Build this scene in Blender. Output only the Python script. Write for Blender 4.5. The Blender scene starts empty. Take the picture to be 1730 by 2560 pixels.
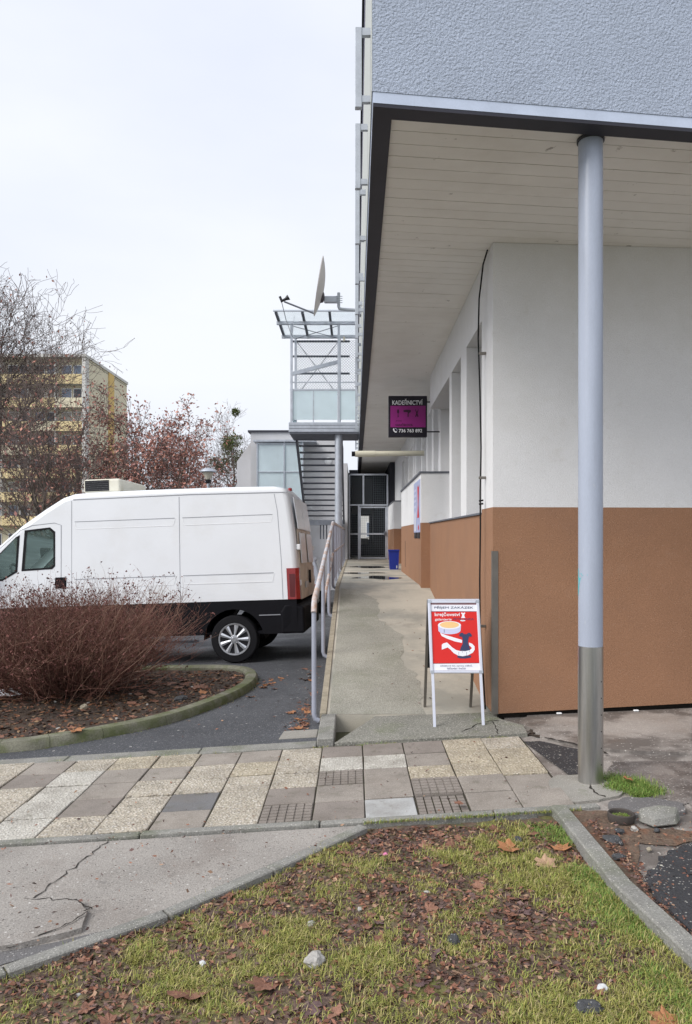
import bpy, bmesh, math, random
import numpy as np
from mathutils import Vector, Matrix, noise as mnoise
R = math.radians
rng = random.Random(7)
SC = bpy.context.scene
COL = SC.collection

# ------------------------------------------------------------------ camera, sky, sun, exposure
cam = bpy.data.cameras.new('camera')
cam.sensor_fit = 'VERTICAL'; cam.sensor_height = 36.0
cam.lens = 1900 / 2560 * 36
cam.shift_x = -23 / 2560; cam.shift_y = 60 / 2560
cam.clip_start = 0.05; cam.clip_end = 3000
co = bpy.data.objects.new('camera', cam); COL.objects.link(co)
co.location = (0, 0, 1.6); co.rotation_euler = (R(90), 0, 0)
SC.camera = co

SUN_EL, SUN_AZ = 41.0, 236.0          # azimuth clockwise from +Y (behind the camera, a little to the left)
world = bpy.data.worlds.new('World'); SC.world = world; world.use_nodes = True
wn = world.node_tree; wn.nodes.clear()
def wnode(t, **k):
    n = wn.nodes.new(t)
    for a, b in k.items(): setattr(n, a, b)
    return n
sky = wnode('ShaderNodeTexSky', sky_type='NISHITA', sun_disc=False)
sky.sun_elevation = R(SUN_EL); sky.sun_rotation = R(SUN_AZ); sky.dust_density = 4.0; sky.air_density = 1.0
tc = wnode('ShaderNodeTexCoord')
mp = wnode('ShaderNodeMapping'); mp.inputs['Scale'].default_value = (1.0, 1.0, 2.6)
ns = wnode('ShaderNodeTexNoise'); ns.inputs['Scale'].default_value = 1.7; ns.inputs['Detail'].default_value = 5; ns.inputs['Roughness'].default_value = .5
rp = wnode('ShaderNodeValToRGB')
rp.color_ramp.elements[0].position = .32; rp.color_ramp.elements[0].color = (.425, .450, .515, 1)
rp.color_ramp.elements[1].position = .70; rp.color_ramp.elements[1].color = (.500, .515, .545, 1)
mul = wnode('ShaderNodeVectorMath', operation='SCALE'); mul.inputs[3].default_value = 10.0
mix = wnode('ShaderNodeMix', data_type='RGBA'); mix.inputs[0].default_value = .95     # thick cloud cover over the clear sky
bg = wnode('ShaderNodeBackground'); bg.inputs['Strength'].default_value = 0.1
wo = wnode('ShaderNodeOutputWorld')
L = wn.links.new
L(tc.outputs['Generated'], mp.inputs[0]); L(mp.outputs[0], ns.inputs['Vector']); L(ns.outputs[0], rp.inputs[0])
L(rp.outputs[0], mul.inputs[0]); L(sky.outputs[0], mix.inputs[6]); L(mul.outputs[0], mix.inputs[7])
L(mix.outputs[2], bg.inputs[0]); L(bg.outputs[0], wo.inputs[0])

sl = bpy.data.lights.new('sun', 'SUN'); sl.energy = 1.5; sl.angle = R(35); sl.color = (1.0, .97, .93)
so = bpy.data.objects.new('sun', sl); COL.objects.link(so)
sd = Vector((math.sin(R(SUN_AZ)) * math.cos(R(SUN_EL)), math.cos(R(SUN_AZ)) * math.cos(R(SUN_EL)), math.sin(R(SUN_EL))))
so.rotation_euler = sd.to_track_quat('Z', 'Y').to_euler(); so.location = sd * 60

SC.view_settings.view_transform = 'Standard'; SC.view_settings.look = 'None'
SC.view_settings.exposure = 0.98; SC.view_settings.gamma = 1.0; SC.view_settings.use_curve_mapping = False

# ------------------------------------------------------------------ materials
def mat(name, base, rough=.75, metal=0.0, var=.12, vscale=2.5, fine=0.0, fscale=90, bump=0.0, bscale=120,
        speck=None, stain=None, spec=.4, coat=0.0, attr=None, trans=0.0, pebbles=None, detail=4, stretch=None, wet=None, bdist=.01):
    m = bpy.data.materials.new(name); m.use_nodes = True
    nt = m.node_tree; N = nt.nodes; K = nt.links.new
    p = N['Principled BSDF']
    p.inputs['Roughness'].default_value = rough; p.inputs['Metallic'].default_value = metal
    p.inputs['Specular IOR Level'].default_value = spec; p.inputs['Coat Weight'].default_value = coat
    p.inputs['Coat Roughness'].default_value = .12
    geo = N.new('ShaderNodeNewGeometry'); pos = geo.outputs['Position']
    if stretch:
        mpn = N.new('ShaderNodeMapping'); mpn.inputs['Scale'].default_value = stretch; K(pos, mpn.inputs[0]); pos = mpn.outputs[0]
    def noise(scale, det=4, rgh=.55):
        n = N.new('ShaderNodeTexNoise'); n.inputs['Scale'].default_value = scale
        n.inputs['Detail'].default_value = det; n.inputs['Roughness'].default_value = rgh
        K(pos, n.inputs['Vector']); return n.outputs[0]
    def ramp(sock, a, b, ca=(0, 0, 0, 1), cb=(1, 1, 1, 1)):
        r = N.new('ShaderNodeValToRGB'); r.color_ramp.elements[0].position = a; r.color_ramp.elements[1].position = b
        r.color_ramp.elements[0].color = ca; r.color_ramp.elements[1].color = cb; K(sock, r.inputs[0]); return r.outputs[0]
    def mixc(f, a, b, mode='MIX'):
        x = N.new('ShaderNodeMix'); x.data_type = 'RGBA'; x.blend_type = mode
        if isinstance(f, float): x.inputs[0].default_value = f
        else: K(f, x.inputs[0])
        for i, s in ((6, a), (7, b)):
            if isinstance(s, tuple): x.inputs[i].default_value = s
            else: K(s, x.inputs[i])
        return x.outputs[2]
    c4 = (base[0], base[1], base[2], 1)
    col = c4
    if attr:
        at = N.new('ShaderNodeAttribute'); at.attribute_name = attr; col = at.outputs['Color']
    if pebbles:                                        # (scale, [colours])
        vo = N.new('ShaderNodeTexVoronoi'); vo.inputs['Scale'].default_value = pebbles[0]; K(pos, vo.inputs['Vector'])
        sp = N.new('ShaderNodeSeparateColor'); K(vo.outputs['Color'], sp.inputs[0])
        r = N.new('ShaderNodeValToRGB'); r.color_ramp.interpolation = 'CONSTANT'
        cs = pebbles[1]
        while len(r.color_ramp.elements) < len(cs): r.color_ramp.elements.new(.5)
        for i, c in enumerate(cs):
            r.color_ramp.elements[i].position = i / len(cs); r.color_ramp.elements[i].color = (*c, 1)
        K(sp.outputs[0], r.inputs[0])
        edge = ramp(vo.outputs['Distance'], .25, .62)
        col = mixc(edge, r.outputs[0], c4)
    if var:
        f = ramp(noise(vscale, detail), .28, .72, (1 - var,) * 3 + (1,), (1 + var,) * 3 + (1,))
        col = mixc(1.0, col, f, 'MULTIPLY')
    if fine:
        f = ramp(noise(fscale, 3, .7), .3, .7, (1 - fine,) * 3 + (1,), (1 + fine,) * 3 + (1,))
        col = mixc(1.0, col, f, 'MULTIPLY')
    if stain:                                          # list of (colour, scale, lo, hi, amount)
        for (sc_, s_, lo, hi, am) in stain:
            f = ramp(noise(s_, 6, .62), lo, hi, (0, 0, 0, 1), (am, am, am, 1))
            col = mixc(f, col, (*sc_, 1))
    if speck:                                          # (colour, scale, threshold)
        for (sc_, s_, th) in (speck if isinstance(speck, list) else [speck]):
            vo = N.new('ShaderNodeTexVoronoi'); vo.inputs['Scale'].default_value = s_; K(pos, vo.inputs['Vector'])
            sp = N.new('ShaderNodeSeparateColor'); K(vo.outputs['Color'], sp.inputs[0])
            a = ramp(vo.outputs['Distance'], .30, .36, (1, 1, 1, 1), (0, 0, 0, 1))
            b = ramp(sp.outputs[0], th, th + .02)
            mm = N.new('ShaderNodeMath'); mm.operation = 'MULTIPLY'; K(a, mm.inputs[0]); K(b, mm.inputs[1])
            col = mixc(mm.outputs[0], col, (*sc_, 1))
    if isinstance(col, tuple): p.inputs['Base Color'].default_value = col
    else: K(col, p.inputs['Base Color'])
    if wet:
        f = ramp(noise(wet[0], 4), wet[1], wet[2], (rough,) * 3 + (1,), (wet[3],) * 3 + (1,)); K(f, p.inputs['Roughness'])
    if bump:
        b = N.new('ShaderNodeBump'); b.inputs['Strength'].default_value = bump; b.inputs['Distance'].default_value = bdist
        if pebbles: K(edge, b.inputs['Height']); b.invert = True
        else: K(noise(bscale, 4, .6), b.inputs['Height'])
        K(b.outputs[0], p.inputs['Normal'])
    if trans:
        p.inputs['Transmission Weight'].default_value = trans; p.inputs['IOR'].default_value = 1.02
    return m

MM = {}
def A(k, *a, **kw): MM[k] = mat(k, *a, **kw)
A('plaster_white', (.76, .76, .765), .85, var=.03, fine=.05, fscale=110, bump=.5, bscale=120, stain=[((.62, .61, .58), 1.1, .5, .75, .45), ((.60, .58, .54), 6, .6, .72, .3)])
A('plaster_brown', (.325, .172, .098), .85, var=.05, fine=.14, fscale=110, bump=.6, bscale=120, stain=[((.27, .15, .095), 1.3, .48, .72, .55), ((.36, .215, .14), 5, .6, .75, .35)], speck=((.42, .27, .19), 130, .93))
A('plaster_blue', (.46, .52, .635), .85, var=.05, vscale=3, fine=.10, fscale=60, bump=1.0, bscale=62, bdist=.022, stain=[((.34, .39, .48), 70, .60, .68, .6), ((.36, .40, .47), 2.2, .52, .75, .35)])  # first stain entry draws dark roughcast pits into the colour
A('trim_white', (.56, .63, .77), .5, var=.08, vscale=6, fine=.04)
A('cladding_pale', (.50, .52, .50), .7, var=.05)
A('cladding_dark', (.06, .055, .10), .6, var=.08)
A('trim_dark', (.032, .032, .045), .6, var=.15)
A('soffit_paint', (.84, .82, .78), .7, var=.03, stain=[((.22, .19, .16), 6.5, .665, .71, .7), ((.62, .58, .52), 1.3, .5, .75, .4)])
A('soffit_gap', (.70, .68, .63), .9, var=.05)
A('column_paint', (.38, .42, .51), .32, stain=[((.28, .30, .36), 3.5, .55, .72, .45), ((.50, .52, .56), 14, .66, .70, .6)], var=.07, vscale=3, fine=.05, stretch=(3, 3, .5), spec=.5)
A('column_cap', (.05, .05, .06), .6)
A('steel', (.52, .515, .50), .33, 1.0, var=.12, vscale=5, stretch=(12, 12, .8), fine=.08)
A('corner_metal', (.20, .185, .165), .5, .6, var=.15, vscale=6)
A('galvanized', (.46, .49, .54), .5, .55, var=.12, vscale=8, fine=.06)
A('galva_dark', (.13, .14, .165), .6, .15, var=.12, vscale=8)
A('frame_alu', (.70, .72, .80), .35, .5, var=.03)
A('concrete', (.30, .285, .255), .85, var=.2, vscale=2.2, fine=.2, fscale=140, bump=.5, bscale=160, stain=[((.14, .13, .11), 2.2, .5, .72, .6), ((.10, .12, .05), 4, .62, .72, .4)], speck=((.5, .48, .44), 130, .86))
A('concrete_ramp', (.47, .435, .365), .8, var=.13, vscale=1.2, fine=.12, fscale=120, bump=.35, bscale=150, stain=[((.25, .25, .22), .8, .44, .60, .8), ((.12, .11, .10), 2.5, .6, .74, .5)], wet=(.8, .5, .7, .45))
A('concrete_rough', (.23, .225, .195), .9, var=.2, vscale=1.6, fine=.45, fscale=70, bump=.9, bscale=80, stain=[((.12, .15, .05), 2.2, .55, .7, .5)], speck=((.48, .46, .42), 75, .72))
A('ramp_screed', (.32, .31, .265), .85, var=.2, vscale=1.4, fine=.32, fscale=80, bump=.9, bscale=90, stain=[((.19, .20, .14), 1.6, .5, .7, .6)], speck=((.48, .45, .40), 80, .8))
A('concrete_grey', (.27, .27, .275), .85, var=.16, vscale=2, fine=.1, bump=.2)
A('concrete_pad', (.33, .30, .275), .7, var=.2, vscale=1.2, fine=.28, fscale=110, bump=.4, bscale=120, stain=[((.12, .105, .095), 1.9, .47, .58, .85), ((.06, .05, .05), 7, .66, .72, .6)], speck=((.55, .52, .48), 60, .9), wet=(1.6, .48, .62, .35))
A('kerb', (.25, .245, .225), .9, var=.2, vscale=5, fine=.25, fscale=110, bump=.7, bscale=120, stain=[((.10, .12, .05), 3, .5, .7, .55)], speck=((.5, .48, .44), 120, .8))
A('kerb_mossy', (.20, .195, .15), .95, var=.25, vscale=5, fine=.25, fscale=80, bump=.8, bscale=90, stain=[((.085, .105, .03), 3.5, .4, .6, .8)])
A('asphalt', (.072, .075, .083), .72, var=.22, vscale=1.1, fine=.55, fscale=85, bump=1.0, bscale=100, speck=[((.25, .25, .26), 70, .78), ((.42, .41, .40), 30, .97)], wet=(.9, .45, .65, .38))
A('asphalt_dark', (.040, .042, .047), .55, var=.2, vscale=2, fine=.3, fscale=100, bump=1.0, bscale=110, speck=[((.36, .35, .32), 75, .80), ((.6, .58, .5), 40, .95)])
A('asphalt_grey', (.15, .145, .145), .7, var=.16, vscale=1.5, fine=.25, fscale=130, bump=.7, bscale=140, speck=[((.35, .34, .33), 90, .80), ((.5, .48, .45), 45, .96)], stain=[((.22, .18, .15), 2, .55, .75, .5)])
A('asphalt_worn', (.20, .18, .168), .6, var=.25, vscale=2.2, fine=.4, fscale=80, bump=1.0, bscale=90, speck=[((.42, .40, .37), 60, .78)], stain=[((.32, .285, .26), 2.5, .5, .62, .8), ((.09, .08, .075), 3.5, .52, .64, .8)], wet=(1.6, .45, .6, .35))
A('path_screed', (.31, .287, .262), .75, var=.16, vscale=1.6, fine=.32, fscale=110, bump=.55, bscale=130, speck=[((.38, .36, .33), 95, .80), ((.55, .53, .50), 60, .955), ((.13, .12, .11), 85, .9)], stain=[((.20, .165, .14), 2.0, .5, .7, .55)])
A('tile_pebble', (.40, .36, .29), .75, var=.14, vscale=3, bump=.6, pebbles=(62, [(.56, .50, .42), (.42, .36, .28), (.66, .61, .53), (.29, .25, .20), (.53, .46, .38), (.62, .58, .53)]), stain=[((.17, .145, .12), 3.1, .46, .72, .5), ((.10, .095, .06), 11, .58, .70, .45)])
A('tile_pebble_pale', (.44, .42, .37), .75, var=.12, vscale=3, bump=.5, pebbles=(66, [(.58, .55, .50), (.48, .45, .40), (.66, .64, .59), (.39, .36, .32), (.55, .53, .48)]), stain=[((.17, .145, .12), 3.1, .46, .72, .5), ((.10, .095, .06), 11, .58, .70, .45)])
A('tile_pebble_warm', (.40, .35, .26), .75, var=.12, vscale=3, bump=.6, pebbles=(58, [(.57, .50, .39), (.45, .38, .28), (.67, .61, .50), (.31, .26, .19), (.54, .47, .37)]), stain=[((.17, .145, .12), 3.1, .46, .72, .5), ((.10, .095, .06), 11, .58, .70, .45)])
A('tile_taupe', (.30, .268, .235), .85, var=.16, vscale=4, fine=.25, fscale=130, bump=.5, bscale=150, speck=((.40, .37, .33), 110, .8), stain=[((.17, .145, .12), 3.1, .46, .72, .5), ((.10, .095, .06), 11, .58, .70, .45)])
A('tile_brown', (.245, .215, .19), .85, var=.16, vscale=4, fine=.25, fscale=130, bump=.5, bscale=150, stain=[((.17, .145, .12), 3.1, .46, .72, .5), ((.10, .095, .06), 11, .58, .70, .45)])
A('tile_grey', (.165, .163, .165), .85, var=.12, vscale=4, fine=.2, fscale=130, bump=.4, bscale=150, stain=[((.17, .145, .12), 3.1, .46, .72, .5), ((.10, .095, .06), 11, .58, .70, .45)])
A('tile_light', (.42, .425, .42), .85, var=.1, vscale=6, fine=.15, fscale=110, bump=.5, bscale=120, stain=[((.17, .145, .12), 3.1, .46, .72, .5), ((.10, .095, .06), 11, .58, .70, .45)])
A('joint_soil', (.05, .043, .03), .95, var=.3, vscale=8, fine=.3, stain=[((.06, .075, .02), 9, .55, .65, .6)])
A('soil', (.105, .070, .054), .8, var=.3, vscale=5, fine=.4, fscale=70, bump=1.0, bscale=60, stain=[((.23, .16, .115), 3.2, .52, .66, .6), ((.085, .06, .048), 7, .55, .68, .7), ((.17, .165, .05), 4.2, .50, .62, .7), ((.12, .14, .035), 13, .52, .62, .6)], wet=(3, .5, .7, .45))
A('dirt', (.15, .105, .075), .85, var=.3, vscale=6, fine=.4, fscale=70, bump=1.0, bscale=60, stain=[((.22, .10, .055), 9, .52, .64, .6), ((.07, .055, .045), 6, .5, .66, .6)])
A('bed_soil', (.055, .040, .030), .9, var=.35, vscale=6, fine=.4, fscale=80, bump=1.0, bscale=60, stain=[((.11, .07, .045), 5, .5, .7, .6)])
A('far_ground', (.10, .10, .06), .9, var=.3, vscale=.2)
A('grass', (.1, .15, .04), .6, var=0, attr='Col', spec=.25)
A('litter', (.1, .06, .04), .65, var=.1, vscale=30, attr='Col', spec=.35)
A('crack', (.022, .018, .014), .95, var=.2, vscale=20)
A('van_white', (.76, .78, .81), .35, var=.03, vscale=1.5, coat=.35, stain=[((.60, .585, .555), 1.6, .5, .8, .35)])
A('van_dirty', (.60, .54, .46), .6, var=.12, vscale=4, stain=[((.30, .22, .15), 3, .5, .75, .5)])
A('van_black', (.0045, .0045, .007), .7, var=.15, vscale=4, spec=.18)
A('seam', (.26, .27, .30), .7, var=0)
A('press_highlight', (.86, .87, .88), .4, var=0)
A('rubber', (.009, .009, .011), .75, var=.15, vscale=15, spec=.2)
A('hubcap', (.62, .64, .68), .32, .75, var=.05, vscale=20)
A('red_lens', (.26, .012, .012), .2, var=.1, vscale=30, coat=.6)
A('red_dark', (.10, .006, .008), .25, var=.1, coat=.6)
A('unit_cream', (.72, .70, .60), .5, var=.06, stain=[((.50, .42, .24), 3, .5, .75, .45)])
A('interior', (.035, .037, .042), .8, var=.1)
A('glass', (.50, .68, .64), .05, var=0, trans=.9, spec=.5)
A('window_dark', (.035, .042, .055), .12, var=.2, vscale=1.0, spec=.6)
A('window_blue', (.16, .20, .27), .15, var=.3, vscale=.6, spec=.6)
A('pvc_white', (.78, .79, .80), .45, var=.03)
A('pipe_cream', (.62, .59, .47), .5, var=.06, stain=[((.25, .16, .08), 8, .6, .75, .5)])
A('black_paint', (.012, .012, .016), .45, var=.1)
A('sign_magenta', (.27, .017, .19), .4, var=.18, vscale=2.2)
A('sign_dark', (.010, .008, .016), .4, var=0)
A('print_white', (.82, .83, .86), .5, var=0)
A('print_icon', (.040, .004, .028), .5, var=0)
A('poster_red', (.64, .018, .014), .45, var=.03)
A('poster_white', (.80, .81, .87), .45, var=.02)
A('poster_lilac', (.56, .58, .78), .45, var=.03)
A('poster_maroon', (.20, .008, .02), .5, var=0)
A('poster_peach', (.84, .55, .25), .45, var=.04)
A('poster_ink', (.035, .045, .11), .5, var=0)
A('poster_blue', (.42, .46, .66), .5, var=.1, vscale=6)
A('blue_plastic', (.012, .028, .25), .4, var=.06, vscale=6)
A('graffiti', (.10, .46, .50), .5, var=.05)
A('rust_rail', (.52, .40, .34), .6, .1, var=.1, vscale=7, stain=[((.34, .17, .09), 6, .5, .62, .7), ((.55, .57, .62), 4, .45, .55, .8)])
A('rail_paint', (.36, .38, .45), .5, .1, var=.1, vscale=6)
A('frosted', (.66, .76, .80), .5, var=.05, trans=.35)
A('canopy_glass', (.90, .94, .95), .08, var=.03, trans=.93)
A('mesh_wire', (.22, .25, .28), .5, .3, var=.05)
A('water', (.03, .03, .03), .03, var=0, spec=.9)
A('flat_cream', (.68, .62, .46), .85, var=.06, vscale=.3, fine=.04, fscale=4)
A('flat_yellow', (.70, .57, .32), .85, var=.06, vscale=.4)
A('flat_orange', (.66, .46, .17), .85, var=.06, vscale=.4)
A('flat_white', (.60, .59, .56), .8, var=.06, vscale=.4)
A('flat_grey', (.36, .34, .31), .85, var=.1, vscale=.5)  # plain grey for joints, roof, door and some panes
A('annex_wall', (.52, .52, .535), .85, var=.06, vscale=1, fine=.05, fscale=80, bump=.2, stain=[((.36, .34, .32), 1.1, .5, .75, .35)])
A('bark', (.15, .125, .105), .9, var=.25, vscale=6, fine=.2, fscale=40, stain=[((.10, .11, .06), 1.5, .5, .7, .4)])
A('twig', (.15, .115, .10), .9, var=.2, vscale=5)
A('dry_leaf', (.16, .06, .045), .75, var=0, attr='Col', spec=.25)
A('mistletoe', (.09, .11, .03), .8, var=.2, vscale=3)
A('shrub_stem', (.17, .08, .06), .85, var=.35, vscale=9, spec=.3)
A('shrub_pale', (.30, .185, .135), .85, var=.3, vscale=9)
A('shrub_tip', (.16, .065, .055), .8, var=.3, vscale=20)
A('stone_white', (.38, .365, .34), .85, var=.15, vscale=25, fine=.1)
A('stone_dark', (.06, .062, .066), .75, var=.3, vscale=25, bump=.6, speck=((.3, .3, .29), 120, .8))
A('stone_tan', (.33, .29, .22), .85, var=.2, vscale=12, fine=.2, bump=.5)
A('ring_rubber', (.060, .050, .044), .8, var=.2, vscale=20, bump=.3)
A('litter_pink', (.75, .22, .42), .6, var=.1)
A('paper', (.55, .56, .57), .7, var=.12, vscale=14)
A('snow', (.75, .78, .82), .8, var=.15, vscale=12)
A('leaf_orange', (.33, .15, .068), .6, var=.22, vscale=30, fine=.2, fscale=160, spec=.35)
A('leaf_brown', (.20, .095, .062), .6, var=.25, vscale=30, fine=.2, fscale=160, spec=.35)
A('leaf_pale', (.36, .235, .15), .65, var=.2, vscale=30, fine=.2, fscale=160, spec=.35)
A('leaf_plum', (.115, .070, .068), .55, var=.25, vscale=30, fine=.2, fscale=160, spec=.4)
A('leaf_wet', (.25, .125, .082), .55, var=.25, vscale=30, fine=.2, fscale=160, spec=.4)
A('car_silver', (.42, .44, .50), .3, .4, var=.03, coat=.5)
A('lamp_glass', (.62, .58, .48), .4, var=.05)
A('dish_paint', (.50, .47, .47), .5, var=.08, vscale=4)
A('dish_back', (.07, .06, .07), .6, var=.1)

# ------------------------------------------------------------------ mesh helpers
def wmat(o):
    m = o.matrix_basis.copy()
    if o.parent: m = wmat(o.parent) @ o.matrix_parent_inverse @ m
    return m
def attach(o, parent, local=False):
    if parent is None: return
    o.parent = parent
    if not local: o.matrix_parent_inverse = wmat(parent).inverted()
def tag(o, label=None, cat=None, group=None, kind=None):
    if label: o['label'] = label
    if cat: o['category'] = cat
    if group: o['group'] = group
    if kind: o['kind'] = kind
    return o
def thing(name, loc, label, cat, group=None, rot=(0, 0, 0)):
    o = bpy.data.objects.new(name, None); COL.objects.link(o)
    o.empty_display_size = .2; o.location = loc; o.rotation_euler = rot
    return tag(o, label, cat, group)
def copy_tree(o, parent=None):
    c = o.copy(); COL.objects.link(c)
    if parent: c.parent = parent
    for ch in list(o.children): copy_tree(ch, c)
    return c

class B:
    def __init__(s): s.v = []; s.f = []
    def add(s, vs, fs):
        n = len(s.v); s.v += [tuple(p) for p in vs]; s.f += [tuple(i + n for i in f) for f in fs]
        return s
    def box(s, x0, x1, y0, y1, z0, z1):
        return s.add([(x0, y0, z0), (x1, y0, z0), (x1, y1, z0), (x0, y1, z0), (x0, y0, z1), (x1, y0, z1), (x1, y1, z1), (x0, y1, z1)],
                     [(0, 3, 2, 1), (4, 5, 6, 7), (0, 1, 5, 4), (1, 2, 6, 5), (2, 3, 7, 6), (3, 0, 4, 7)])
    def bar(s, a, b, w, h=None, up=(0, 0, 1)):        # square bar from a to b
        a = Vector(a); b = Vector(b); h = h or w
        d = (b - a).normalized(); u = Vector(up)
        if abs(d.dot(u)) > .98: u = Vector((0, 1, 0))
        r = d.cross(u).normalized(); u = r.cross(d).normalized()
        r *= w / 2; u *= h / 2
        return s.add([a - r - u, a + r - u, a + r + u, a - r + u, b - r - u, b + r - u, b + r + u, b - r + u],
                     [(0, 1, 2, 3), (7, 6, 5, 4), (1, 0, 4, 5), (2, 1, 5, 6), (3, 2, 6, 7), (0, 3, 7, 4)])
    def tube(s, pts, r, n=8, cap=True):
        pts = [Vector(p) for p in pts]; rs = r if isinstance(r, (list, tuple)) else [r] * len(pts)
        base = len(s.v); prev = None
        for i, p in enumerate(pts):
            d = (pts[min(i + 1, len(pts) - 1)] - pts[max(i - 1, 0)])
            d = d.normalized() if d.length > 1e-9 else Vector((0, 0, 1))
            if prev is None:
                u = Vector((0, 0, 1)) if abs(d.z) < .9 else Vector((1, 0, 0)); u = d.cross(u).normalized()
            else:
                u = (prev - d * prev.dot(d)); u = u.normalized() if u.length > 1e-6 else d.orthogonal().normalized()
            prev = u; w = d.cross(u)
            for k in range(n):
                a = 2 * math.pi * k / n; q = p + (u * math.cos(a) + w * math.sin(a)) * rs[i]; s.v.append((q.x, q.y, q.z))
        for i in range(len(pts) - 1):
            for k in range(n):
                a = base + i * n + k; b = base + i * n + (k + 1) % n; s.f.append((a, b, b + n, a + n))
        if cap and n > 2:
            s.f.append(tuple(base + k for k in range(n - 1, -1, -1))); e = base + (len(pts) - 1) * n
            s.f.append(tuple(e + k for k in range(n)))
        return s
    def lathe(s, prof, c, axis='z', n=24, arc=2 * math.pi):
        base = len(s.v); m = len(prof); full = abs(arc - 2 * math.pi) < 1e-6
        cnt = n if full else n + 1
        for k in range(cnt):
            a = arc * k / n; ca, sa = math.cos(a), math.sin(a)
            for (r, h) in prof:
                if axis == 'z': q = (c[0] + r * ca, c[1] + r * sa, c[2] + h)
                elif axis == 'y': q = (c[0] + r * ca, c[1] + h, c[2] + r * sa)
                else: q = (c[0] + h, c[1] + r * ca, c[2] + r * sa)
                s.v.append(q)
        for k in range(n):
            for i in range(m - 1):
                a = base + k * m + i; b = base + ((k + 1) % cnt) * m + i; s.f.append((a, b, b + 1, a + 1))
        return s
    def prism(s, poly, z0, z1):                        # xy footprint, z may be callables
        n = len(poly); f0 = z0 if callable(z0) else (lambda x, y: z0); f1 = z1 if callable(z1) else (lambda x, y: z1)
        base = len(s.v)
        s.v += [(x, y, f0(x, y)) for x, y in poly] + [(x, y, f1(x, y)) for x, y in poly]
        s.f.append(tuple(base + i for i in range(n - 1, -1, -1))); s.f.append(tuple(base + n + i for i in range(n)))
        for i in range(n):
            j = (i + 1) % n; s.f.append((base + i, base + j, base + n + j, base + n + i))
        return s
    def build(s, name, m, parent=None, local=False, smooth=False, bevel=0.0, seg=1, fix=True):
        me = bpy.data.meshes.new(name); me.from_pydata(s.v, [], s.f); me.update()
        if fix or bevel:
            bm = bmesh.new(); bm.from_mesh(me)
            if fix: bmesh.ops.recalc_face_normals(bm, faces=bm.faces)
            if bevel:
                es = [e for e in bm.edges if len(e.link_faces) == 2 and e.calc_face_angle(0) > R(35)]
                bmesh.ops.bevel(bm, geom=es, offset=bevel, offset_type='OFFSET', segments=seg, affect='EDGES', profile=.5, clamp_overlap=True)
            bm.to_mesh(me); bm.free()
        if smooth:
            me.polygons.foreach_set('use_smooth', [True] * len(me.polygons))
            try: me.set_sharp_from_angle(angle=R(40))
            except Exception: pass
        me.materials.append(MM[m])
        o = bpy.data.objects.new(name, me); COL.objects.link(o); attach(o, parent, local)
        return o

def np_mesh(name, V, F, m, parent=None, local=False, colors=None, smooth=False):
    """V (n,3) array, F (k,3|4) array, colors (n,4) per vertex"""
    me = bpy.data.meshes.new(name); V = np.asarray(V, dtype=np.float32); F = np.asarray(F, dtype=np.int32); k = F.shape[1]
    me.vertices.add(len(V)); me.vertices.foreach_set('co', V.ravel())
    me.loops.add(F.size); me.loops.foreach_set('vertex_index', F.ravel())
    me.polygons.add(len(F)); me.polygons.foreach_set('loop_start', np.arange(0, F.size, k, dtype=np.int32))
    me.update(calc_edges=True); me.validate()
    if colors is not None:
        at = me.color_attributes.new('Col', 'FLOAT_COLOR', 'POINT'); at.data.foreach_set('color', np.asarray(colors, dtype=np.float32).ravel())
    if smooth: me.polygons.foreach_set('use_smooth', [True] * len(me.polygons))
    me.materials.append(MM[m]); o = bpy.data.objects.new(name, me); COL.objects.link(o); attach(o, parent, local)
    return o

def flat_poly(name, pts3, m, parent, local=False, thick=None):
    """thin plate from a 3-D outline, thickness vector optional; handles concave outlines"""
    bm = bmesh.new(); vs = [bm.verts.new(p) for p in pts3]
    es = [bm.edges.new((vs[i], vs[(i + 1) % len(vs)])) for i in range(len(vs))]
    bmesh.ops.triangle_fill(bm, use_beauty=True, use_dissolve=False, edges=es)
    if thick is not None:
        r = bmesh.ops.extrude_face_region(bm, geom=bm.faces[:])
        for g in r['geom']:
            if isinstance(g, bmesh.types.BMVert): g.co += Vector(thick)
    bmesh.ops.recalc_face_normals(bm, faces=bm.faces)
    me = bpy.data.meshes.new(name); bm.to_mesh(me); bm.free(); me.materials.append(MM[m])
    o = bpy.data.objects.new(name, me); COL.objects.link(o); attach(o, parent, local); return o

def text_mesh(name, s, m, parent, origin, ux, uz, width, height, extr=.0008, shear=0.0, bold=0.0):
    """lettering fitted into width x height; origin lower left, ux / uz unit vectors of the sign plane"""
    cu = bpy.data.curves.new(name, 'FONT'); cu.body = s; cu.size = 1.0; cu.resolution_u = 3; cu.shear = shear; cu.offset = bold
    to = bpy.data.objects.new(name, cu); COL.objects.link(to)
    dg = bpy.context.evaluated_depsgraph_get(); dg.update()
    me = bpy.data.meshes.new_from_object(to.evaluated_get(dg)); bpy.data.objects.remove(to); bpy.data.curves.remove(cu)
    n = len(me.vertices); co_ = np.empty(n * 3, dtype=np.float32); me.vertices.foreach_get('co', co_); co_ = co_.reshape(-1, 3)
    lo = co_.min(0); hi = co_.max(0)
    x = (co_[:, 0] - lo[0]) / (hi[0] - lo[0]) * width; z = (co_[:, 1] - lo[1]) / (hi[1] - lo[1]) * height
    O = np.array(origin); out = O + np.outer(x, np.array(ux)) + np.outer(z, np.array(uz))
    me.vertices.foreach_set('co', out.astype(np.float32).ravel()); me.update()
    me.name = name; me.materials.clear(); me.materials.append(MM[m])
    o = bpy.data.objects.new(name, me); COL.objects.link(o); attach(o, parent); return o

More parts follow.
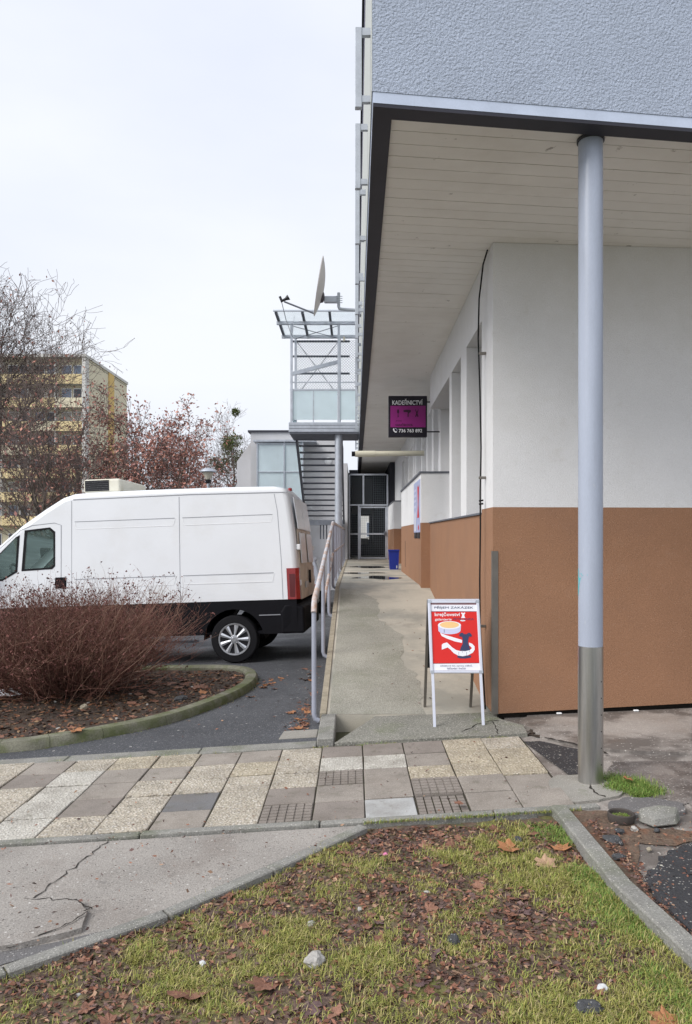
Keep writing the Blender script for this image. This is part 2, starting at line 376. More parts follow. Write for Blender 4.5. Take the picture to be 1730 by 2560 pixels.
def smoothstep(a, b, x):
    t = min(1, max(0, (x - a) / (b - a))); return t * t * (3 - 2 * t)
def inside(poly, x, y):
    c = False; j = len(poly) - 1
    for i in range(len(poly)):
        xi, yi = poly[i]; xj, yj = poly[j]
        if (yi > y) != (yj > y) and x < (xj - xi) * (y - yi) / (yj - yi) + xi: c = not c
        j = i
    return c

# ------------------------------------------------------------------ heights of the ground
def h0(x, y=0): return -.023 + .036 * x                       # pavement area, rises gently to the right
def hp(x, y):                                                  # car park, falls gently away
    xx = max(x, -16.0); yy = min(max(y, 6.3), 22.0)
    return -.023 + .036 * xx - .022 * (yy - 6.3)
def zr(y):                                                     # ramp and landing
    return .015 + .785 * min(1, max(0, (y - 6.75) / 5.55))

# ------------------------------------------------------------------ setting: ground sheets
g = B(); xs = [-400, -150, -60, -30, -16, -8, -4, -2, 0, 2, 4, 8, 20, 60, 150, 400]; ys = [-60, -20, 0, 2, 4, 6, 8, 12, 16, 22, 30, 60, 120, 250, 600, 1200]
for y in ys:
    for x in xs: g.v.append((x, y, hp(min(x, 8), y) - .10))
nx = len(xs)
for j in range(len(ys) - 1):
    for i in range(nx - 1): a = j * nx + i; g.f.append((a, a + 1, a + 1 + nx, a + nx))
tag(g.build('ground', 'far_ground'), kind='structure')

def ynear(x): return 6.03 + .09 * (x + .31)
g = B(); xs = [-40, -20, -16, -10, -6, -4, -2.8, -2, -1.2, -.6, -.30]; nY = 12
for x in xs:
    y0 = ynear(max(x, -8))
    for k in range(nY):
        y = y0 + (62 - y0) * (k / (nY - 1)) ** 2; g.v.append((x, y, hp(x, y)))
for i in range(len(xs) - 1):
    for k in range(nY - 1): a = i * nY + k; g.f.append((a, a + nY, a + nY + 1, a + 1))
tag(g.build('car_park', 'asphalt'), kind='structure')

# screed path in the foreground (left), with broken slab and edging
EDGE = [(.02, 4.29), (-.22, 4.03), (-.45, 3.78), (-.86, 3.38), (-1.38, 2.97), (-1.75, 2.68), (-2.6, 2.1)]
def fk(x): return 4.36 + .068 * x                              # front line of the tiled path
poly = EDGE + [(-6, 2.1), (-6, fk(-6) - .06), (.02, fk(.02) - .075)]
tag(B().prism(poly, lambda x, y: h0(x) - .08, lambda x, y: h0(x) - .012).build('screed_path', 'path_screed'), kind='structure')
edging = thing('path_edging', (-.8, 3.4, h0(-.8)), 'grey concrete edging strip between screed path and grass', 'edging')
for i in range(len(EDGE) - 1):
    a = Vector(EDGE[i]); b = Vector(EDGE[i + 1]); d = (b - a).normalized(); nrm = Vector((-d.y, d.x))
    if nrm.y > 0: nrm = -nrm
    b = b - d * .006
    q = [a, b, b + nrm * .07, a + nrm * .07]
    B().prism([(p.x, p.y) for p in q], lambda x, y: h0(x) - .09, lambda x, y: h0(x) - .004 + .003 * math.sin(x * 9)).build('edging_stone', 'kerb', edging, bevel=.006)
# the asphalt-filled hole and the cracked plate beside it
def strip(name, pts, w, m, parent, off, fn=h0, jit=.5):
    b = B(); n = len(pts)
    for i, p in enumerate(pts):
        p = Vector(p); d = Vector(pts[min(i + 1, n - 1)]) - Vector(pts[max(i - 1, 0)]); d.normalize(); nn = Vector((-d.y, d.x))
        ww = w * (1 + jit * math.sin(i * 2.3 + p.x * 11)) * (.25 if i in (0, n - 1) else 1)
        for s_ in (-1, 1): q = p + nn * ww / 2 * s_; b.v.append((q.x, q.y, fn(q.x, q.y) + off))
    for i in range(n - 1): b.f.append((2 * i, 2 * i + 1, 2 * i + 3, 2 * i + 2))
    return b.build(name, m, parent)
def wob(pts, k=5, amp=.012, seed=0):
    r = random.Random(seed); out = []
    for i in range(len(pts) - 1):
        a = Vector(pts[i]); b = Vector(pts[i + 1])
        for j in range(k):
            p = a.lerp(b, j / k); out.append((p.x + r.uniform(-amp, amp), p.y + r.uniform(-amp, amp)))
    out.append(pts[-1]); return out
screed = bpy.data.objects['screed_path']
hole = [(-2.2, 3.0), (-1.62, 3.02), (-1.25, 3.13), (-1.12, 3.19), (-1.04, 3.22), (-1.14, 3.13), (-1.38, 2.985), (-1.75, 2.70), (-2.2, 2.39)]
flat_poly('sunken_patch', [(x, y, h0(x) - .008) for x, y in hole], 'asphalt_grey', screed)
plate = wob([(-1.55, 3.035), (-1.27, 3.135), (-1.16, 3.21), (-1.19, 3.37), (-1.27, 3.47), (-1.52, 3.50), (-1.62, 3.33), (-1.66, 3.12)], 3, .008, 3)[:-1]
B().prism(plate, lambda x, y: h0(x) - .03, lambda x, y: h0(x) + .006 + .010 * smoothstep(3.4, 3.05, y)).build('cracked_plate', 'path_screed', screed)
for i, pl in enumerate([[(-1.62, 3.10), (-1.60, 3.30), (-1.50, 3.52), (-1.46, 3.75), (-1.40, 3.98), (-1.36, 4.20)],
                        [(-1.52, 3.50), (-1.30, 3.49), (-1.17, 3.38)], [(-1.17, 3.38), (-1.22, 3.24), (-1.33, 3.13)],
                        [(-1.9, 2.98), (-1.66, 3.04), (-1.40, 3.10), (-1.22, 3.17)]]):
    strip('crack', wob(pl, 6, .016, i), (.006, .009, .007, .020)[i], 'crack', screed, -.0085 if i == 0 else .017 if i == 2 else .006)

# tiled path
tiles = B().prism([(-5.2, fk(-5.2)), (1.30, fk(1.30)), (1.30, fk(1.3) + 1.56), (-5.2, fk(-5.2) + 1.56)], lambda x, y: h0(x) - .10, lambda x, y: h0(x) - .007).build('tiled_path', 'joint_soil')
tag(tiles, kind='structure')
special = {}   # (column from x=-.25, row from the front) -> material
for k_, m_ in {(-1, 0): 'w', (0, 0): 'b', (1, 0): 'l', (2, 0): 'w', (3, 0): 't', (4, 0): 't', (-1, 1): 'b', (0, 1): 't', (1, 1): 't', (2, 1): 'w', (3, 1): 't',
               (0, 2): 'w', (1, 2): 't', (2, 2): 'y', (3, 2): 'y', (0, 3): 'p', (1, 3): 'p', (2, 3): 't', (3, 3): 'y', (0, 4): 'b', (1, 4): 'b', (2, 4): 'b', (3, 4): 'y', (4, 1): 't', (4, 2): 'y', (4, 3): 'y',
               (-3, 0): 't', (-3, 1): 'g', (-5, 1): 'b', (-5, 2): 't', (-5, 3): 't', (-4, 3): 't', (-6, 0): 'p', (-6, 1): 'p', (-6, 2): 'p', (-6, 3): 'p', (-7, 3): 'b', (-7, 4): 't', (-3, 4): 't', (-2, 4): 't', (-8, 2): 'p', (-9, 1): 't', (-10, 3): 'b'}.items():
    special[k_] = m_
NM = {'w': 'tile_brown', 'b': 'tile_brown', 'l': 'tile_light', 't': 'tile_taupe', 'g': 'tile_grey', 'p': 'tile_pebble_pale', 'y': 'tile_pebble_warm'}
PITCH = .308; RP = .306
for c in range(-16, 5):
    for r_ in range(5):
        key = special.get((c, r_)); m = NM[key] if key else ('tile_pebble' if rng.random() < .8 else 'tile_pebble_warm')
        gx = .004; x0 = -.25 + c * PITCH + gx; x1 = -.25 + (c + 1) * PITCH - gx
        dz = rng.uniform(-.005, .004); tx = rng.uniform(-.010, .010); ty = rng.uniform(-.008, .008)
        if (c, r_) in ((2, 1), (3, 1)): dz += .012; ty = .02
        if (c, r_) in ((2, 0), (1, 0)): dz -= .004
        ins = rng.uniform(-.003, .003)
        corners = [(x0, fk(x0) + r_ * RP + .006), (x1, fk(x1) + r_ * RP + .006), (x1 + ins, fk(x1) + (r_ + 1) * RP - .006), (x0 + ins, fk(x0) + (r_ + 1) * RP - .006)]
        cx = (x0 + x1) / 2; cy = sum(p[1] for p in corners) / 4
        top = lambda x, y: h0(x) + .004 + dz + (x - cx) * tx + (y - cy) * ty
        if key == 'w':                                  # moulded tile with small raised blocks
            b = B().prism(corners, lambda x, y: h0(x) - .05, lambda x, y: top(x, y) - .007)
            P = [Vector(p) for p in corners]; nn = 6
            for i in range(nn):
                for j in range(nn):
                    q = []
                    for (a_, c_) in ((i + .09, j + .09), (i + .91, j + .09), (i + .91, j + .91), (i + .09, j + .91)):
                        p = P[0].lerp(P[1], a_ / nn).lerp(P[3].lerp(P[2], a_ / nn), c_ / nn); q.append((p.x, p.y))
                    b.prism(q, lambda x, y: top(x, y) - .008, top)
            b.build('paving_tile', m, tiles)
        else:
            B().prism(corners, lambda x, y: h0(x) - .05, top).build('paving_tile', m, tiles, bevel=.004)
# kerbs of the path
def kerb_run(name, label, fn_line, xa, xb, w, ln, mname, ztop, fn=h0):
    t = thing(name, ((xa + xb) / 2, fn_line((xa + xb) / 2), fn((xa + xb) / 2, 5) - .05), label, 'kerb'); x = xa
    while x < xb - .05:
        x2 = min(xb, x + ln); e = rng.uniform(-.004, .004)
        B().prism([(x + .003, fn_line(x)), (x2 - .003, fn_line(x2)), (x2 - .003, fn_line(x2) + w), (x + .003, fn_line(x) + w)], lambda X, Y: fn(X, Y) - .12, lambda X, Y: fn(X, Y) + ztop + e).build('kerb_stone', mname, t, bevel=.007)
        x = x2
kerb_run('path_kerb', 'low concrete kerb along front edge of tiled path', lambda x: fk(x) - .058, -5.2, 1.42, .055, 1.0, 'kerb', .008)
kerb_run('path_kerb', 'pale concrete kerb between tiled path and car park asphalt', lambda x: fk(x) + 1.545 + .02 * (x + .3), -5.2, -.30, .16, 1.0, 'kerb', .006)
kr = thing('grass_kerb', (1.2, 3.4, 0), 'mossy concrete kerb between grass and broken asphalt, running towards the camera', 'kerb')
kp = [(1.13, 4.40), (1.155, 3.42), (1.26, 2.66), (1.33, 1.9)]
for i in range(3):
    a = Vector(kp[i]); b = Vector(kp[i + 1]); d = (b - a).normalized(); n_ = Vector((-d.y, d.x)) * .09; a2 = a + d * .004; b2 = b - d * .004
    B().prism([tuple(a2), tuple(b2), tuple(b2 + n_), tuple(a2 + n_)], lambda x, y: h0(x) - .12, lambda x, y: h0(x) + .028).build('kerb_stone', 'kerb', kr, bevel=.008)
B().prism([(-.30, 5.93), (-.165, 5.94), (-.165, 6.74), (-.30, 6.74)], lambda x, y: h0(x) - .1, lambda x, y: h0(x) + .055).build('kerb_stone', 'kerb', bpy.data.objects['path_kerb.001'], bevel=.01)
B().prism([(-.62, 6.145), (-.31, 6.17), (-.31, 6.40), (-.60, 6.38)], lambda x, y: h0(x) - .1, lambda x, y: h0(x) + .009).build('kerb_stone', 'concrete', bpy.data.objects['path_kerb.001'], bevel=.006)

# concrete apron before the ramp, ramp and landing
apron = B().prism(wob([(-.16, 5.93), (.5, 5.95), (1.15, 5.99), (1.36, 6.0), (1.38, 6.25), (1.24, 6.5), (1.19, 6.747), (-.16, 6.747)], 4, .0, 5)[:-1], lambda x, y: h0(x) - .12, lambda x, y: h0(x) + .016).build('ramp_apron', 'concrete_rough')
tag(apron, kind='structure')
strip('crack', wob([(.86, 6.10), (1.0, 6.32), (1.12, 6.42), (1.22, 6.44)], 5, .012, 8), .012, 'crack', apron, .0175)
strip('crack', wob([(1.13, 6.0), (1.15, 6.2), (1.16, 6.42)], 5, .006, 9), .007, 'crack', apron, .0175)
rb = B(); prof = [6.75, 7.5, 8.5, 9.5, 10.5, 11.5, 12.15, 12.45, 15, 18, 22, 26, 36]
def xr(y): return 1.60
for y in prof:
    z = zr(y)
    rb.v += [(-.255, y, z), (xr(y), y, z), (xr(y), y, -.5), (-.255, y, -.5)]
for i in range(len(prof) - 1):
    a = i * 4
    for k in range(4): rb.f.append((a + k, a + (k + 1) % 4, a + 4 + (k + 1) % 4, a + 4 + k))
rb.f += [(0, 1, 2, 3), tuple(len(rb.v) - 4 + k for k in range(4))]
ramp = rb.build('ramp', 'concrete_ramp'); tag(ramp, kind='structure')
eb = B()
for y in prof:
    z = zr(y); eb.v += [(-.315, y, z + .012), (-.257, y, z + .012), (-.257, y, -.5), (-.315, y, -.5)]
for i in range(len(prof) - 1):
    a = i * 4
    for k in range(4): eb.f.append((a + k, a + (k + 1) % 4, a + 4 + (k + 1) % 4, a + 4 + k))
eb.f += [(0, 1, 2, 3), tuple(len(eb.v) - 4 + k for k in range(4))]
eb.build('ramp_edge', 'stone_tan', ramp)
scr = wob([(-.25, 6.70), (.62, 6.70), (.66, 7.6), (.50, 8.4), (.58, 9.3), (.30, 10.2), (.34, 11.2), (.05, 11.9), (-.25, 12.1)], 7, .035, 77)[:-1]; scr = [(x, 6.752 if y < 6.86 else y) for x, y in scr]
flat_poly('old_screed', [(max(x, -.25), y, zr(y) + .003) for x, y in scr], 'ramp_screed', ramp)
def blob(cx, cy, rx, ry, n=26, seed=0, rough=.25):
    r = random.Random(seed); ph = [r.uniform(0, 6.28) for _ in range(4)]
    return [(cx + rx * math.cos(a) * (1 + rough * (math.sin(2 * a + ph[0]) * .5 + math.sin(3 * a + ph[1]) * .4 + math.sin(5 * a + ph[2]) * .25)),
             cy + ry * math.sin(a) * (1 + rough * (math.sin(2 * a + ph[1]) * .5 + math.sin(3 * a + ph[3]) * .4))) for a in [2 * math.pi * i / n for i in range(n)]]
for i, (cx, cy, rx, ry) in enumerate([(.42, 14.6, .36, .55), (.15, 16.4, .40, .32), (.35, 19.6, .55, .5)]):
    pd = flat_poly('puddle', [(x, y, .8025) for x, y in blob(cx, cy, rx, ry, seed=i + 3, rough=.5)], 'water', None)
    tag(pd, kind='structure')

# broken pad to the right, asphalt remains, column footing
pad = B().prism([(1.30, 1.6), (9, 1.6), (9, 7.1), (1.30, 6.70)], lambda x, y: h0(x) - .15, lambda x, y: h0(x) - .012).build('concrete_pad', 'concrete_pad')
tag(pad, kind='structure')
slab = wob([(1.50, 6.62), (1.38, 6.42), (1.44, 6.2), (1.46, 5.95), (1.62, 5.74), (1.75, 5.55), (2.4, 5.35), (4, 5.3), (9, 5.5), (9, 7.12)], 5, .02, 12)[:-1]
B().prism(slab, lambda x, y: h0(x) - .05, lambda x, y: h0(x) + .008).build('pavement_slab', 'concrete_pad', pad)
flat_poly('asphalt_patch', [(x, y, h0(x) - .004) for x, y in wob([(1.30, 5.86), (1.44, 5.83), (1.72, 5.50), (1.62, 5.05), (1.34, 5.02)], 4, .012, 4)[:-1]], 'asphalt_dark', pad)
ap2 = wob([(1.305, 3.2), (1.32, 3.48), (1.49, 3.69), (1.56, 3.75), (1.71, 3.86), (2.1, 3.95), (3, 3.9), (3, 1.7), (1.45, 1.7), (1.37, 2.6)], 6, .018, 6)[:-1]
B().prism(ap2, lambda x, y: h0(x) - .05, lambda x, y: h0(x) + .012).build('asphalt_patch', 'asphalt_dark', pad)
ap3 = wob([(1.80, 5.28), (1.72, 5.0), (1.78, 4.6), (1.9, 4.35), (2.4, 4.2), (4, 4.2), (4, 5.2), (2.6, 5.25)], 6, .07, 16)[:-1]
flat_poly('asphalt_patch', [(x, y, h0(x) - .007) for x, y in ap3], 'asphalt_worn', pad)
ap4 = wob([(1.46, 4.42), (1.58, 4.52), (1.78, 4.50), (1.90, 4.38), (1.86, 4.26), (1.62, 4.22), (1.50, 4.28)], 4, .014, 26)[:-1]
B().prism(ap4, lambda x, y: h0(x) - .05, lambda x, y: h0(x) + .010).build('asphalt_patch', 'asphalt_grey', pad)
ft = wob([(1.20, 4.49), (1.45, 4.51), (1.62, 4.60), (1.66, 4.78), (1.60, 4.98), (1.32, 5.0), (1.20, 4.80)], 4, .012, 14)[:-1]
B().prism(ft, lambda x, y: h0(x) - .05, lambda x, y: h0(x) + .004).build('column_footing', 'concrete', pad)
strip('crack', wob([(1.45, 6.42), (1.47, 6.2), (1.40, 6.05), (1.46, 5.93)], 6, .03, 18), .05, 'bed_soil', pad, -.002, jit=.8)
strip('crack', wob([(1.46, 5.90), (1.62, 5.74), (1.75, 5.52), (1.8, 5.4)], 6, .012, 19), .018, 'crack', pad, .0095)
strip('crack', wob([(1.47, 4.78), (1.46, 4.65), (1.50, 4.55)], 4, .01, 20), .012, 'crack', pad, .0058)
dirt = wob([(1.25, 4.40), (1.45, 4.36), (1.55, 4.10), (1.75, 4.05), (1.9, 3.95), (1.62, 3.86), (1.45, 3.9), (1.34, 3.6), (1.31, 3.4), (1.32, 3.2), (1.36, 2.6), (1.30, 2.6), (1.22, 3.4)], 4, .012, 31)[:-1]
flat_poly('dirt_strip', [(x, y, h0(x) - .006) for x, y in dirt], 'dirt', pad)

# verge of grass: soil sheet
VERGE = [(x + .03, y - .055) for x, y in EDGE] + [(-2.6, 1.7), (1.33, 1.7), (1.25, 2.66), (1.145, 3.42), (1.12, 4.36)]
def verge_z(x, y):
    return h0(x) - .030 + .018 * mnoise.noise(Vector((x * 2.3, y * 2.3, 1))) + .012 * mnoise.noise(Vector((x * 9, y * 9, 4))) + .006 * mnoise.noise(Vector((x * 25, y * 25, 7)))
st = .028; gx0, gx1, gy0, gy1 = -2.62, 1.36, 1.68, 4.40
nxg = int((gx1 - gx0) / st) + 1; nyg = int((gy1 - gy0) / st) + 1
V = [(gx0 + i * st, gy0 + j * st, verge_z(gx0 + i * st, gy0 + j * st)) for j in range(nyg) for i in range(nxg)]
VB = [(x, y) for x, y in EDGE] + VERGE[len(EDGE):]
VBx = [(p[0] + (.03 if p[0] > 1 else 0), p[1]) for p in VB]
F = [(j * nxg + i, j * nxg + i + 1, (j + 1) * nxg + i + 1, (j + 1) * nxg + i) for j in range(nyg - 1) for i in range(nxg - 1)
     if inside(VBx, gx0 + (i + .5) * st, gy0 + (j + .5) * st)]
vs_ = np_mesh('verge_soil', V, F, 'soil', smooth=True); tag(vs_, kind='structure')

# planting bed with its curved kerb
BEDK = [(-7.5, 5.62), (-4.5, 5.80), (-2.84, 6.10), (-2.51, 6.22), (-2.17, 6.45), (-1.76, 6.87), (-1.46, 7.52), (-1.27, 8.2), (-1.22, 8.85), (-1.33, 9.45), (-1.62, 9.82), (-2.2, 9.98), (-3.2, 10.0), (-7.5, 9.4)]
def catmull(P, k=8):
    out = []
    for i in range(len(P) - 1):
        p0 = Vector(P[max(0, i - 1)]); p1 = Vector(P[i]); p2 = Vector(P[i + 1]); p3 = Vector(P[min(len(P) - 1, i + 2)])
        for j in range(k):
            t = j / k; q = .5 * ((2 * p1) + (-p0 + p2) * t + (2 * p0 - 5 * p1 + 4 * p2 - p3) * t * t + (-p0 + 3 * p1 - 3 * p2 + p3) * t ** 3); out.append(tuple(q))
    out.append(tuple(P[-1])); return out
bc = catmull(BEDK, 8)
bedp = [(x, y) for x, y in bc]
bed_b = B(); stp = .09
def bed_z(x, y): return hp(x, y) + .02 + .06 * math.exp(-((x + 3.2) ** 2 + (y - 8.2) ** 2) / 3) + .018 * mnoise.noise(Vector((x * 3, y * 3, 2))) + .012 * mnoise.noise(Vector((x * 11, y * 11, 5)))
ii = {}
for j in range(int(4.7 / stp)):
    for i in range(int(6.4 / stp)):
        x = -7.5 + i * stp; y = 5.6 + j * stp
        if not inside(bedp, x + stp / 2, y + stp / 2): continue
        idx = []
        for (a, b_) in ((i, j), (i + 1, j), (i + 1, j + 1), (i, j + 1)):
            if (a, b_) not in ii: ii[(a, b_)] = len(bed_b.v); X = -7.5 + a * stp; Y = 5.6 + b_ * stp; bed_b.v.append((X, Y, bed_z(X, Y)))
            idx.append(ii[(a, b_)])
        bed_b.f.append(tuple(idx))
bed = bed_b.build('planting_bed', 'bed_soil', smooth=True); tag(bed, kind='structure')
kb = thing('bed_kerb', (-1.22, 8.85, hp(-1.22, 8.85)), 'rounded mossy concrete kerb curving around the planting bed', 'kerb')
nper = 8; i = 0
while i < len(bc) - 1:
    seg = bc[i:i + nper + 1]; b = B(); prf = [(-.075, -.06), (-.075, .055), (-.055, .082), (.04, .085), (.07, .06), (.075, -.06)]
    for k, p in enumerate(seg):
        pa = Vector(seg[max(0, k - 1)]); pb = Vector(seg[min(len(seg) - 1, k + 1)])
        if k == 0 and i > 0: pa = Vector(bc[i - 1])
        if k == len(seg) - 1 and i + k + 1 < len(bc): pb = Vector(bc[i + k + 1])
        d = (pb - pa).normalized(); n_ = Vector((-d.y, d.x)); q0 = Vector(p)
        if k == 0: q0 = q0 + d * .004
        for (o_, z_) in prf: q = q0 + n_ * o_; b.v.append((q.x, q.y, hp(p[0], p[1]) + z_))
    m_ = len(prf)
    for k in range(len(seg) - 1):
        for j in range(m_): a = k * m_ + j; c_ = k * m_ + (j + 1) % m_; b.f.append((a, c_, c_ + m_, a + m_))
    b.f += [tuple(range(m_)), tuple((len(seg) - 1) * m_ + j for j in range(m_))]
    b.build('kerb_stone', 'kerb_mossy', kb, smooth=True); i += nper

# ------------------------------------------------------------------ the shop building
bld = thing('shop_building', (1.19, 6.57, 0), 'two storey shop building with overhanging blue plaster upper floor and white brown walls', 'building')
FX = .10
def yf(x): return 4.45 + .14 * (x - FX)                        # front line of the upper floor
ZS = 4.14
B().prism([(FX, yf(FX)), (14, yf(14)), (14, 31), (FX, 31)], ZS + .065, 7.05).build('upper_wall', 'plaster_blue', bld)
B().box(FX - .004, FX - .001, yf(FX) + .002, 31, ZS + .07, 6.55).build('side_cladding', 'cladding_pale', bld)
B().box(FX - .006, FX - .001, yf(FX) + .002, 31, 6.552, 7.05).build('side_band', 'cladding_dark', bld)
B().prism([(FX - .03, yf(FX) - .03), (14, yf(14) - .03), (14, 31.02), (FX - .03, 31.02)], 7.052, 7.12).build('roof_edge', 'trim_dark', bld)
B().prism([(FX + .004, yf(FX) + .004), (2.62, yf(2.62) + .004), (2.62, yf(2.62) + .05), (FX + .05, yf(FX) + .05), (FX + .05, 31), (FX + .004, 31)], ZS, ZS + .064).build('fascia_trim', 'trim_white', bld)
B().prism([(2.635, yf(2.635) + .004), (14, yf(14) + .004), (14, yf(14) + .05), (2.635, yf(2.635) + .05)], ZS, ZS + .064).build('fascia_trim', 'trim_white', bld)
B().prism([(2.60, yf(2.6) - .001), (2.655, yf(2.655) - .001), (2.655, yf(2.655) + .003), (2.60, yf(2.6) + .003)], ZS - .004, ZS + .068).build('trim_joint', 'trim_white', bld)
B().prism([(FX + .006, yf(FX) + .006), (14, yf(14) + .006), (14, yf(14) + .13), (FX + .12, yf(FX + .12) + .13), (FX + .12, 31), (FX + .006, 31)], ZS - .022, ZS - .002).build('soffit_trim', 'trim_dark', bld)
# soffit boards
B().prism([(FX + .1, yf(FX) + .1), (13.9, yf(13.9) + .1), (13.9, 30.9), (FX + .1, 30.9)], ZS + .03, ZS + .06).build('soffit_backing', 'soffit_gap', bld)
def ys_(x): return 4.60 + .125 * (x - .22)
for i in range(30):
    a = .157 * i
    B().prism([(.215, ys_(.215) + a + .003), (8.0, ys_(8) + a + .003), (8.0, ys_(8) + a + .1545), (.215, ys_(.215) + a + .1545)], ZS + rng.uniform(-.001, .001), ZS + .022).build('soffit_board', 'soffit_paint', bld)
fb = B()
for i in range(30, 168):
    a = .157 * i; fb.prism([(.215, ys_(.215) + a + .003), (2.2, ys_(2.2) + a + .003), (2.2, ys_(2.2) + a + .1545), (.215, ys_(.215) + a + .1545)], ZS, ZS + .022)
tag(fb.build('soffit_boards', 'soffit_paint', bld), kind='stuff')
# lower walls
def yw(x): return 6.57 + .073 * (x - 1.19)
TOPW = ZS - .003
foot = [(1.19, 6.57), (9, yw(9)), (9, yw(9) + .3), (1.75, 7.15), (1.19, 7.15)]
B().prism(foot, 1.85, TOPW).build('front_wall', 'plaster_white', bld)
B().prism(foot, lambda x, y: h0(x) + .042, 1.85).build('plinth', 'plaster_brown', bld)
B().prism([(1.26, 6.64), (8.9, yw(8.9) + .07), (8.9, yw(8.9) + .2), (1.7, 7.1), (1.26, 7.1)], -.3, lambda x, y: h0(x) + .05).build('gap_core', 'crack', bld)  # near-black core under the plinth, its colour gives the gap its darkness
WX = 1.19
B().box(WX, 1.62, 7.152, 12.1, -.2, 1.80).build('plinth', 'plaster_brown', bld)
B().box(WX - .018, 1.60, 7.16, 12.09, 1.802, 1.82).build('window_sill', 'galva_dark', bld)
B().box(WX, 1.62, 7.152, 12.1, 3.62, TOPW).build('lintel', 'plaster_white', bld)
for (a, c) in ((8.13, 8.56), (9.38, 9.60), (10.45, 10.62)):
    if a < 10: B().box(WX, 1.55, a, c, 1.822, 3.618).build('pier', 'plaster_white', bld)
def window(y0, y1, z0, z1, x, parent, pane='window_dark'):
    b = B(); w = .05
    b.box(x, x + .06, y0, y1, z0, z0 + w); b.box(x, x + .06, y0, y1, z1 - w, z1); b.box(x, x + .06, y0, y0 + w, z0 + w, z1 - w); b.box(x, x + .06, y1 - w, y1, z0 + w, z1 - w)
    o = b.build('window', 'pvc_white', parent); B().box(x + .02, x + .03, y0 + w + .001, y1 - w - .001, z0 + w + .001, z1 - w - .001).build('pane', pane, o); return o
for (a, c) in ((7.16, 8.125), (8.565, 9.375), (9.605, 12.09)): window(a, c, 1.825, 3.615, 1.50, bld)
B().box(1.585, 1.72, 7.15, 26, .5, TOPW).build('inner_wall', 'plaster_white', bld)
# second section: protruding parapet with high windows
B().box(1.05, 1.584, 12.102, 17.3, .3, 1.81).build('plinth', 'plaster_brown', bld)
B().box(1.05, 1.584, 12.102, 17.3, 1.812, 2.60).build('parapet', 'plaster_white', bld)
B().box(1.025, 1.583, 12.09, 17.31, 2.602, 2.63).build('window_sill', 'galva_dark', bld)
B().box(1.36, 1.583, 12.102, 17.3, 3.86, TOPW).build('lintel', 'plaster_white', bld)
for (a, c) in ((12.11, 12.5), (13.2, 13.5), (14.3, 14.55), (15.45, 15.7), (16.9, 17.3)):
    B().box(1.36, 1.583, a, c, 2.632, 3.858).build('pier', 'plaster_white', bld)
# third and fourth sections
B().box(1.34, 1.583, 17.302, 22, .3, 1.80).build('plinth', 'plaster_brown', bld)
B().box(1.32, 1.583, 17.31, 22, 1.802, 1.82).build('window_sill', 'galva_dark', bld)
B().box(1.34, 1.583, 17.302, 22, 3.7, TOPW).build('lintel', 'plaster_white', bld)
for (a, c) in ((17.302, 17.7), (18.9, 19.3), (20.4, 20.8)): B().box(1.34, 1.583, a, c, 1.822, 3.698).build('pier', 'plaster_white', bld)
B().box(1.12, 1.584, 22.002, 26, .3, 1.81).build('plinth', 'plaster_brown', bld)
B().box(1.12, 1.584, 22.002, 26, 1.812, 2.60).build('parapet', 'plaster_white', bld)
B().box(1.10, 1.584, 21.99, 26, 2.602, 2.63).build('window_sill', 'galva_dark', bld)
B().box(1.36, 1.583, 22.002, 26, 2.632, TOPW).build('wall_strip', 'plaster_white', bld)
gv = B().box(WX - .001 - .14, WX - .142 + .006, 15.9, 16.0, .95, 1.5).build('wall_groove', 'crack', bld)
# corner guard
b = B(); b.prism([(1.186, 6.566), (1.236, 6.569), (1.236, 6.573 - .0035), (1.1895, 6.5695)], .06, 1.47); b.prism([(1.1855, 6.566), (1.1893, 6.566), (1.1893, 6.62), (1.1855, 6.62)], .06, 1.47)
b.build('corner_guard', 'corner_metal', bld)
# column
CX, CY = 1.505, 4.86; cz = h0(CX) + .004
colm = B().lathe([(.001, .84), (.0765, .84), (.0765, 4.118 - cz), (.001, 4.118 - cz)], (CX, CY, cz), n=40).build('column', 'column_paint', bld, smooth=True)
B().lathe([(.001, 0), (.0785, 0), (.0785, .862), (.0755, .864), (.001, .864)], (CX, CY, cz), n=40).build('steel_sleeve', 'steel', colm, smooth=True)
B().lathe([(.001, 0), (.086, 0), (.086, .018), (.001, .018)], (CX, CY, 4.119), n=40).build('column_cap', 'column_cap', colm, smooth=True)
ca = R(-52)
for k in range(6):
    z = cz + .12 + k * .105; B().lathe([(.001, -.002), (.004, -.002), (.0035, .0015), (.001, .002)], (CX + .0785 * math.cos(ca), CY + .0785 * math.sin(ca), z), 'y', n=8).build('rivet', 'black_paint', colm)
def on_col(a, z): r_ = .0772; return (CX + r_ * math.sin(R(a)), CY - r_ * math.cos(R(a)), z)
for pl in ([(-100, 1.33), (-84, 1.335), (-66, 1.365), (-58, 1.355), (-70, 1.325), (-80, 1.29), (-86, 1.24), (-100, 1.21)], [(-100, 1.39), (-90, 1.395), (-82, 1.36), (-84, 1.33), (-100, 1.33)], [(-56, 1.352), (-30, 1.357), (-30, 1.352), (-56, 1.345)]):
    flat_poly('spray_mark', [on_col(a, z) for a, z in pl], 'graffiti', colm)

# brackets along the facade
brk = None
for i in range(18):
    y = 4.75 + 1.105 * i
    if brk is None:
        brk = thing('facade_bracket', (0, y, 4.27), 'pale metal bracket standing off the upper facade', 'bracket', 'brackets along the upper facade')
        B().box(-.001, .042, -.02, .02, .0, .50).build('face_bar', 'galvanized', brk, local=True, bevel=.003)
        B().box(.0425, .098, -.015, .015, .452, .497).build('arm', 'galvanized', brk, local=True)
        B().box(.0425, .098, -.015, .015, .035, .075).build('arm', 'galvanized', brk, local=True)
        first = brk
    else:
        o = copy_tree(brk); o.location = (0, y, 4.27)

